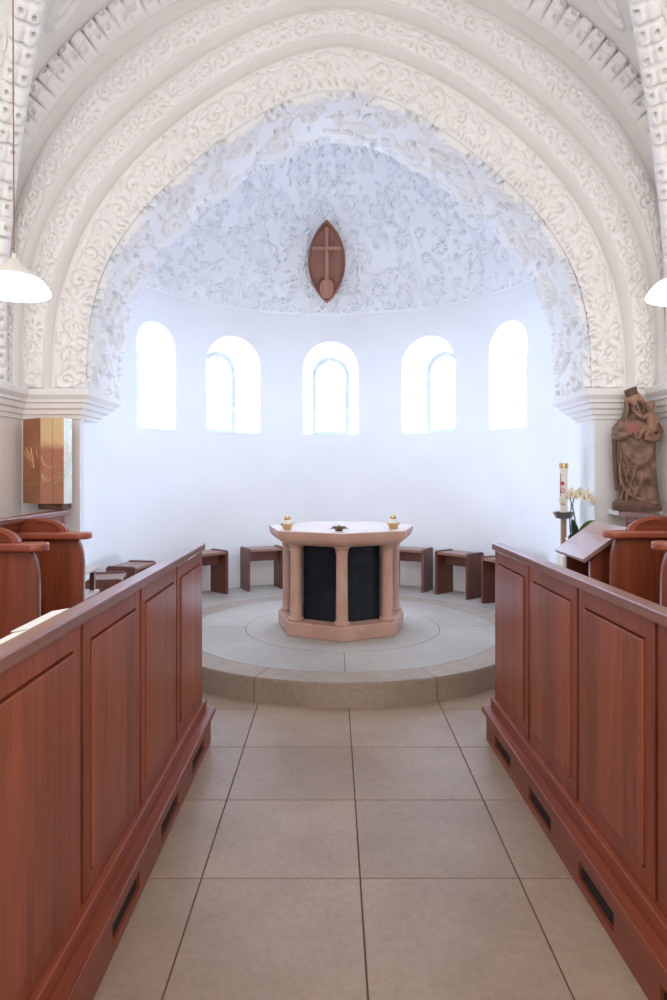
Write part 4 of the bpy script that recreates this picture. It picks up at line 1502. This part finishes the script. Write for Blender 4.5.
# ------------------------------------------------------------------ pendant lamps
def lamp(x, y, z, label):
    t = thing('pendant_lamp', label, 'pendant lamp', (x, y, z), 0, 'white pendant lamps in the nave')
    MB().lathe([(.010, .205), (.012, .18), (.030, .165), (.060, .13), (.128, .080), (.131, .074), (.122, .074), (.055, .118), (0, .15)], seg=40).build('shade', M['enamel'], t, smooth=40)
    MB().lathe([(.127, .076), (.146, .060), (.172, .026), (.181, .006), (.178, -.004), (.160, -.012), (.10, -.022), (0, -.026)], seg=40, close=False).build('diffuser', M['bulb'], t, smooth=60)
    MB().tube([(0, 0, .2), (-.004, 0, 1.0), (-.010, 0, 2.6)], .0035, 6).build('cord', M['cord'], t)
    return t
lamp(-1.676, 3.5, 2.462, 'lit white pendant lamp hanging on a brown cord above the tabernacle side stalls')
lamp(1.836, 3.5, 2.442, 'lit white pendant lamp cut by the frame edge above the Madonna side stalls')

# ------------------------------------------------------------------ carved Madonna with child
def madonna():
    t = thing('madonna_statue', 'carved brown wooden Madonna holding the child, standing above the stalls', 'statue', (2.072, 4.60, 1.258), R(-19))
    t.scale = (.88, .95, 1.03)
    k = .001103
    X = lambda c: (c - 225) * k
    Z = lambda c: (858 - c) * k
    # body: lofted robe with folds
    secs = [  # crop y, left, right, depth half
        (800, 112, 388, .085), (760, 112, 384, .084), (700, 116, 376, .080), (620, 118, 370, .077), (540, 120, 366, .076), (470, 124, 362, .076),
        (430, 118, 372, .078), (390, 118, 378, .076), (350, 132, 372, .070), (315, 152, 345, .062), (290, 178, 318, .050), (270, 198, 290, .036), (245, 205, 275, .026)]
    zs = np.array([Z(s[0]) for s in secs])
    nz_, na = 110, 120
    b = bmesh.new()
    rings = []
    for zi in np.linspace(zs[0], zs[-1], nz_):
        l = np.interp(zi, zs, [X(s[1]) for s in secs])
        r_ = np.interp(zi, zs, [X(s[2]) for s in secs])
        d = np.interp(zi, zs, [s[3] for s in secs])
        cx_, hw_ = (l + r_) / 2, (r_ - l) / 2
        ring = []
        for i in range(na):
            a = 2 * PI * i / na           # 0 = right, 270 deg = front
            ca, sa = math.cos(a), math.sin(a)
            e = .8
            x = cx_ + hw_ * math.copysign(abs(ca) ** e, ca)
            y = d * math.copysign(abs(sa) ** e, sa)
            if sa < 0:
                f = zi / zs[-1]
                low = max(0, min(1, (.50 - f) / .12))          # hanging skirt pleats below the apron of the mantle
                mid = math.exp(-((f - .50) / .13) ** 2)
                q = (x - cx_) / hw_
                pleat = .022 * low * (abs(math.sin(6.5 * q + 2.2 * f + .4 * math.sin(5 * q))) ** .7 - .5) * (.55 + .45 * q if q > -.3 else .35)
                swag = .015 * mid * math.sin(46 * (zi - .10 * (q - .1) ** 2 * 1.6))
                diag = .012 * low * math.sin(44 * (zi + .26 * (q - .5) ** 2 - .05)) * (1 if q < .6 else .3)
                y -= (pleat + swag + diag) * (-sa) ** .5
                if f < .5 and q < -.62: y += .022 * low        # edge of the outer mantle
            ring.append(b.verts.new((x, y, zi)))
        rings.append(ring)
    for q0, q1 in zip(rings, rings[1:]):
        for i in range(na):
            b.faces.new((q0[i], q0[(i + 1) % na], q1[(i + 1) % na], q1[i]))
    b.faces.new(rings[0][::-1]); b.faces.new(rings[-1])
    body = MB(); body.add(b)
    # head, tilted
    hr = Matrix.Rotation(R(-16), 4, 'Y') @ Matrix.Rotation(R(-8), 4, 'Z') @ Matrix.Rotation(R(10), 4, 'X')
    hc = Vector((X(214), -.035, Z(182)))
    H = lambda x, y, z: hc + (hr @ Vector((x, y, z)))
    body.ball(hc, .044, .84, .92, 1.12, hr, 24, 16)
    body.ball(H(0, -.012, -.026), .026, .9, .9, 1.0, hr)                     # jaw
    body.tube([H(0, -.038, .008), H(0, -.047, -.006), H(0, -.049, -.012), H(0, -.040, -.016)], [.004, .005, .007, .004], 8)     # nose
    for sx in (-1, 1):
        body.ball(H(sx * .0155, -.036, .006), .0065, 1.25, .6, .7, hr, 10, 8)   # eyelids
        body.tube([H(sx * .005, -.040, .014), H(sx * .016, -.039, .018), H(sx * .026, -.032, .014)], [.003, .0035, .002], 6)   # brows
    body.ball(H(0, -.0375, -.026), .006, 1.5, .7, .45, hr, 10, 8)
    body.ball(H(0, -.0365, -.031), .005, 1.3, .7, .5, hr, 10, 8)
    body.ball(H(0, -.030, -.043), .010, 1, .8, .8, hr, 10, 8)                # chin
    body.tube([(X(222), -.02, Z(262)), H(0, .004, -.03)], [.026, .022], 12)  # neck
    # her right arm (viewer's left) bent across to the child's foot
    body.tube([(X(150), -.005, Z(330)), (X(112), -.012, Z(375)), (X(104), -.035, Z(402)), (X(140), -.075, Z(412)), (X(178), -.098, Z(408))], [.040, .042, .038, .030, .020], 12)
    body.tube([(X(175), -.098, Z(407)), (X(196), -.104, Z(404)), (X(208), -.104, Z(410))], [.013, .015, .012], 10, .7)
    for j in range(4):
        body.tube([(X(204), -.104 + .004 * j, Z(400 + j * 5)), (X(222), -.108 + .003 * j, Z(408 + j * 6)), (X(236 - j * 2), -.103, Z(416 + j * 5))], [.0055, .005, .004], 6)
    body.tube([(X(194), -.11, Z(398)), (X(208), -.116, Z(394)), (X(220), -.114, Z(398))], [.0055, .005, .004], 6)
    # her left arm under the child
    body.tube([(X(350), -.005, Z(335)), (X(378), -.02, Z(385)), (X(366), -.055, Z(420)), (X(320), -.085, Z(428)), (X(280), -.098, Z(424))], [.040, .040, .036, .028, .020], 12)
    # toe of the shoe
    body.ball((X(345), -.10, Z(812)), .026, 1.2, 1.1, .75)
    def ridge(mb, pts, r0, r1):
        P_ = spline([(p[0], p[1] + .008, p[2]) for p in pts], 22)
        rr_ = [r0 + (r1 - r0) * math.sin(PI * q / 21) for q in range(22)]
        mb.tube([tuple(p) for p in P_], rr_, 10)
    for dy, dz, w in ((0, 0, .0105), (.004, 26, .0085), (.004, -24, .009), (.006, 50, .007)):
        ridge(body, [(X(140), -.060 + dy, Z(462 + dz * .4)), (X(176), -.074 + dy, Z(535 + dz)), (X(222), -.079 + dy, Z(578 + dz)), (X(290), -.070 + dy, Z(545 + dz)), (X(345), -.045 + dy, Z(466 + dz * .5))], .003, w)
    ridge(body, [(X(128), -.058, Z(560)), (X(140), -.072, Z(690)), (X(200), -.084, Z(768)), (X(300), -.088, Z(796)), (X(372), -.066, Z(790))], .006, .012)
    ridge(body, [(X(150), -.066, Z(560)), (X(168), -.076, Z(660)), (X(225), -.084, Z(740)), (X(310), -.084, Z(775)), (X(370), -.06, Z(765))], .004, .008)
    ridge(body, [(X(185), -.074, Z(610)), (X(205), -.078, Z(680)), (X(255), -.082, Z(735)), (X(330), -.078, Z(755))], .003, .007)
    me = body.mesh('figure')
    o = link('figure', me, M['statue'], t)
    md = o.modifiers.new('r', 'REMESH'); md.mode = 'VOXEL'; md.voxel_size = .0027; md.use_smooth_shade = True
    # mantle falling behind the arm
    mt = MB()
    mt.tube([(X(104), -.03, Z(385)), (X(96), -.02, Z(450)), (X(98), -.01, Z(560)), (X(106), -.01, Z(660)), (X(118), -.02, Z(735))], [.016, .013, .012, .012, .014], 10, 1.6)
    mt.tube([(X(86), -.02, Z(400)), (X(84), -.01, Z(440)), (X(86), 0, Z(490))], [.010, .008, .003], 8)
    o = mt.build('mantle', M['statue_dark'], t)
    md = o.modifiers.new('r', 'REMESH'); md.mode = 'VOXEL'; md.voxel_size = .0027; md.use_smooth_shade = True
    # veil over the head and down both sides
    v = MB()
    v.ball(hc + hr @ Vector((0, .020, .006)), .051, .98, .84, 1.08, hr, 24, 16)
    def fall(pts, ws):
        P_ = spline(pts, 20)
        v.tube([tuple(p) for p in P_], list(np.interp(np.linspace(0, 1, 20), np.linspace(0, 1, len(ws)), ws)), 12)
    fall([H(-.040, -.004, .02), (X(180), -.022, Z(215)), (X(178), -.034, Z(262)), (X(170), -.040, Z(318))], [.012, .017, .019, .008])
    fall([H(-.036, .012, .01), (X(184), .0, Z(225)), (X(170), .0, Z(290)), (X(150), -.004, Z(330))], [.02, .026, .030, .026])
    fall([H(.040, -.002, .02), (X(270), -.016, Z(185)), (X(288), -.018, Z(225)), (X(296), -.020, Z(290))], [.012, .017, .021, .016])
    fall([H(.034, .014, .01), (X(276), .0, Z(215)), (X(310), .004, Z(280)), (X(350), .0, Z(335))], [.02, .028, .034, .030])
    o = v.build('veil', M['statue'], t)
    md = o.modifiers.new('r', 'REMESH'); md.mode = 'VOXEL'; md.voxel_size = .0027; md.use_smooth_shade = True
    # crown band
    c = MB()
    c.lathe([(.038, .022), (.0455, .024), (.047, .030), (.0455, .034), (.048, .058), (.049, .063), (.045, .066), (.040, .062), (0, .060)], seg=32)
    me = c.mesh('crown'); me.transform(Matrix.Translation(hc + hr @ Vector((0, .004, 0))) @ hr)
    link('crown', me, M['statue_dark'], t, smooth=40)
    # child
    ch = MB()
    ch.ball((X(322), -.075, Z(236)), .037, .95, .95, 1.08, None, 20, 14)
    ch.ball((X(318), -.088, Z(248)), .024, 1, .9, .9)
    ch.tube([(X(311), -.109, Z(238)), (X(309), -.115, Z(246)), (X(311), -.109, Z(249))], [.003, .0055, .003], 8)
    for sx in (-1, 1): ch.ball((X(312 + sx * 13), -.107, Z(234)), .0055, 1.2, .6, .7, None, 8, 6)
    ch.ball((X(311), -.109, Z(258)), .005, 1.5, .7, .5, None, 8, 6)
    ch.tube([(X(320), -.065, Z(262)), (X(328), -.068, Z(300)), (X(334), -.070, Z(345)), (X(332), -.072, Z(388))], [.020, .037, .045, .044], 14)
    ch.tube([(X(308), -.080, Z(288)), (X(280), -.098, Z(306)), (X(252), -.094, Z(294)), (X(234), -.080, Z(276))], [.020, .016, .013, .010], 10)
    ch.ball((X(230), -.078, Z(270)), .011)
    ch.tube([(X(352), -.066, Z(292)), (X(368), -.082, Z(330)), (X(348), -.102, Z(352))], [.019, .017, .012], 10)
    ch.tube([(X(322), -.085, Z(378)), (X(280), -.108, Z(368)), (X(262), -.106, Z(398)), (X(254), -.102, Z(425))], [.030, .022, .016, .011], 10)
    ch.tube([(X(334), -.085, Z(388)), (X(302), -.110, Z(394)), (X(290), -.106, Z(418))], [.030, .021, .013], 10)
    ch.ball((X(246), -.106, Z(426)), .012, 1.5, .9, .7)
    o = ch.build('child', M['statue_light'], t)
    md = o.modifiers.new('r', 'REMESH'); md.mode = 'VOXEL'; md.voxel_size = .0027; md.use_smooth_shade = True
    # rocky base
    bs = MB()
    pl = [(X(80), -.10), (X(92), -.118), (X(200), -.122), (X(330), -.124), (X(392), -.108), (X(398), .02), (X(380), .085), (X(100), .085), (X(80), .02)]
    b = bmesh.new()
    lv = [(0, 1.), (.035, 1.0), (.055, .96), (.068, .86)]
    rg = [[b.verts.new((p[0] * s + .01 * (1 - s), p[1] * s, z)) for p in pl] for z, s in lv]
    for q0, q1 in zip(rg, rg[1:]):
        for i in range(len(pl)):
            b.faces.new((q0[i], q0[(i + 1) % len(pl)], q1[(i + 1) % len(pl)], q1[i]))
    b.faces.new(rg[0][::-1]); b.faces.new(rg[-1])
    bs.add(b)
    bs.build('base', M['statue_dark'], t)
madonna()
tag(MB().prism([(1.95, 4.565), (2.255, 4.565), (2.255, 4.745), (1.95, 4.745)], 'Z', 1.224, 1.2575).build('wall_bracket', M['cream']), None, None, None, 'structure')

# ------------------------------------------------------------------ light
w = bpy.data.worlds.new('nave_light')
scene.world = w
w.use_nodes = True
bg = w.node_tree.nodes['Background']
bg.inputs[0].default_value = (1., .965, .945, 1)
bg.inputs[1].default_value = 1.15
def area(name, loc, rot, sx, sy, power, col):
    l = bpy.data.lights.new(name, 'AREA')
    l.shape = 'RECTANGLE'
    l.size, l.size_y = sx, sy
    l.energy = power
    l.color = col
    o = bpy.data.objects.new(name, l)
    C.objects.link(o)
    o.location = loc
    o.rotation_euler = rot
    return o
area('nave_lamps', (0, .3, 3.9), (R(38), 0, 0), 2.4, 1.6, 30, (1., .94, .88))
area('apse_fill_high', (-.03, 5.75, 4.3), (R(14), 0, 0), 2.6, .5, 34, (.57, .72, 1.)).data.spread = R(112)  # unseen fill behind the arch, added to brighten the apse
area('apse_fill_low', (.08, 6.75, .24), (R(-136), 0, 0), .8, .3, 51, (.60, .75, 1.))  # added fill on the floor, hidden by the altar, lifts the soffit

area('nave_fill', (0, -1.2, .9), (R(146), 0, 0), 3.2, 1.6, 64, (.97, .97, 1.))  # added fill behind the camera, brightens the vault
scene.view_settings.view_transform = 'Standard'
scene.view_settings.look = 'None'
scene.view_settings.exposure = 0.
scene.cycles.max_bounces = 8
scene.cycles.diffuse_bounces = 6
scene.cycles.use_denoising = True
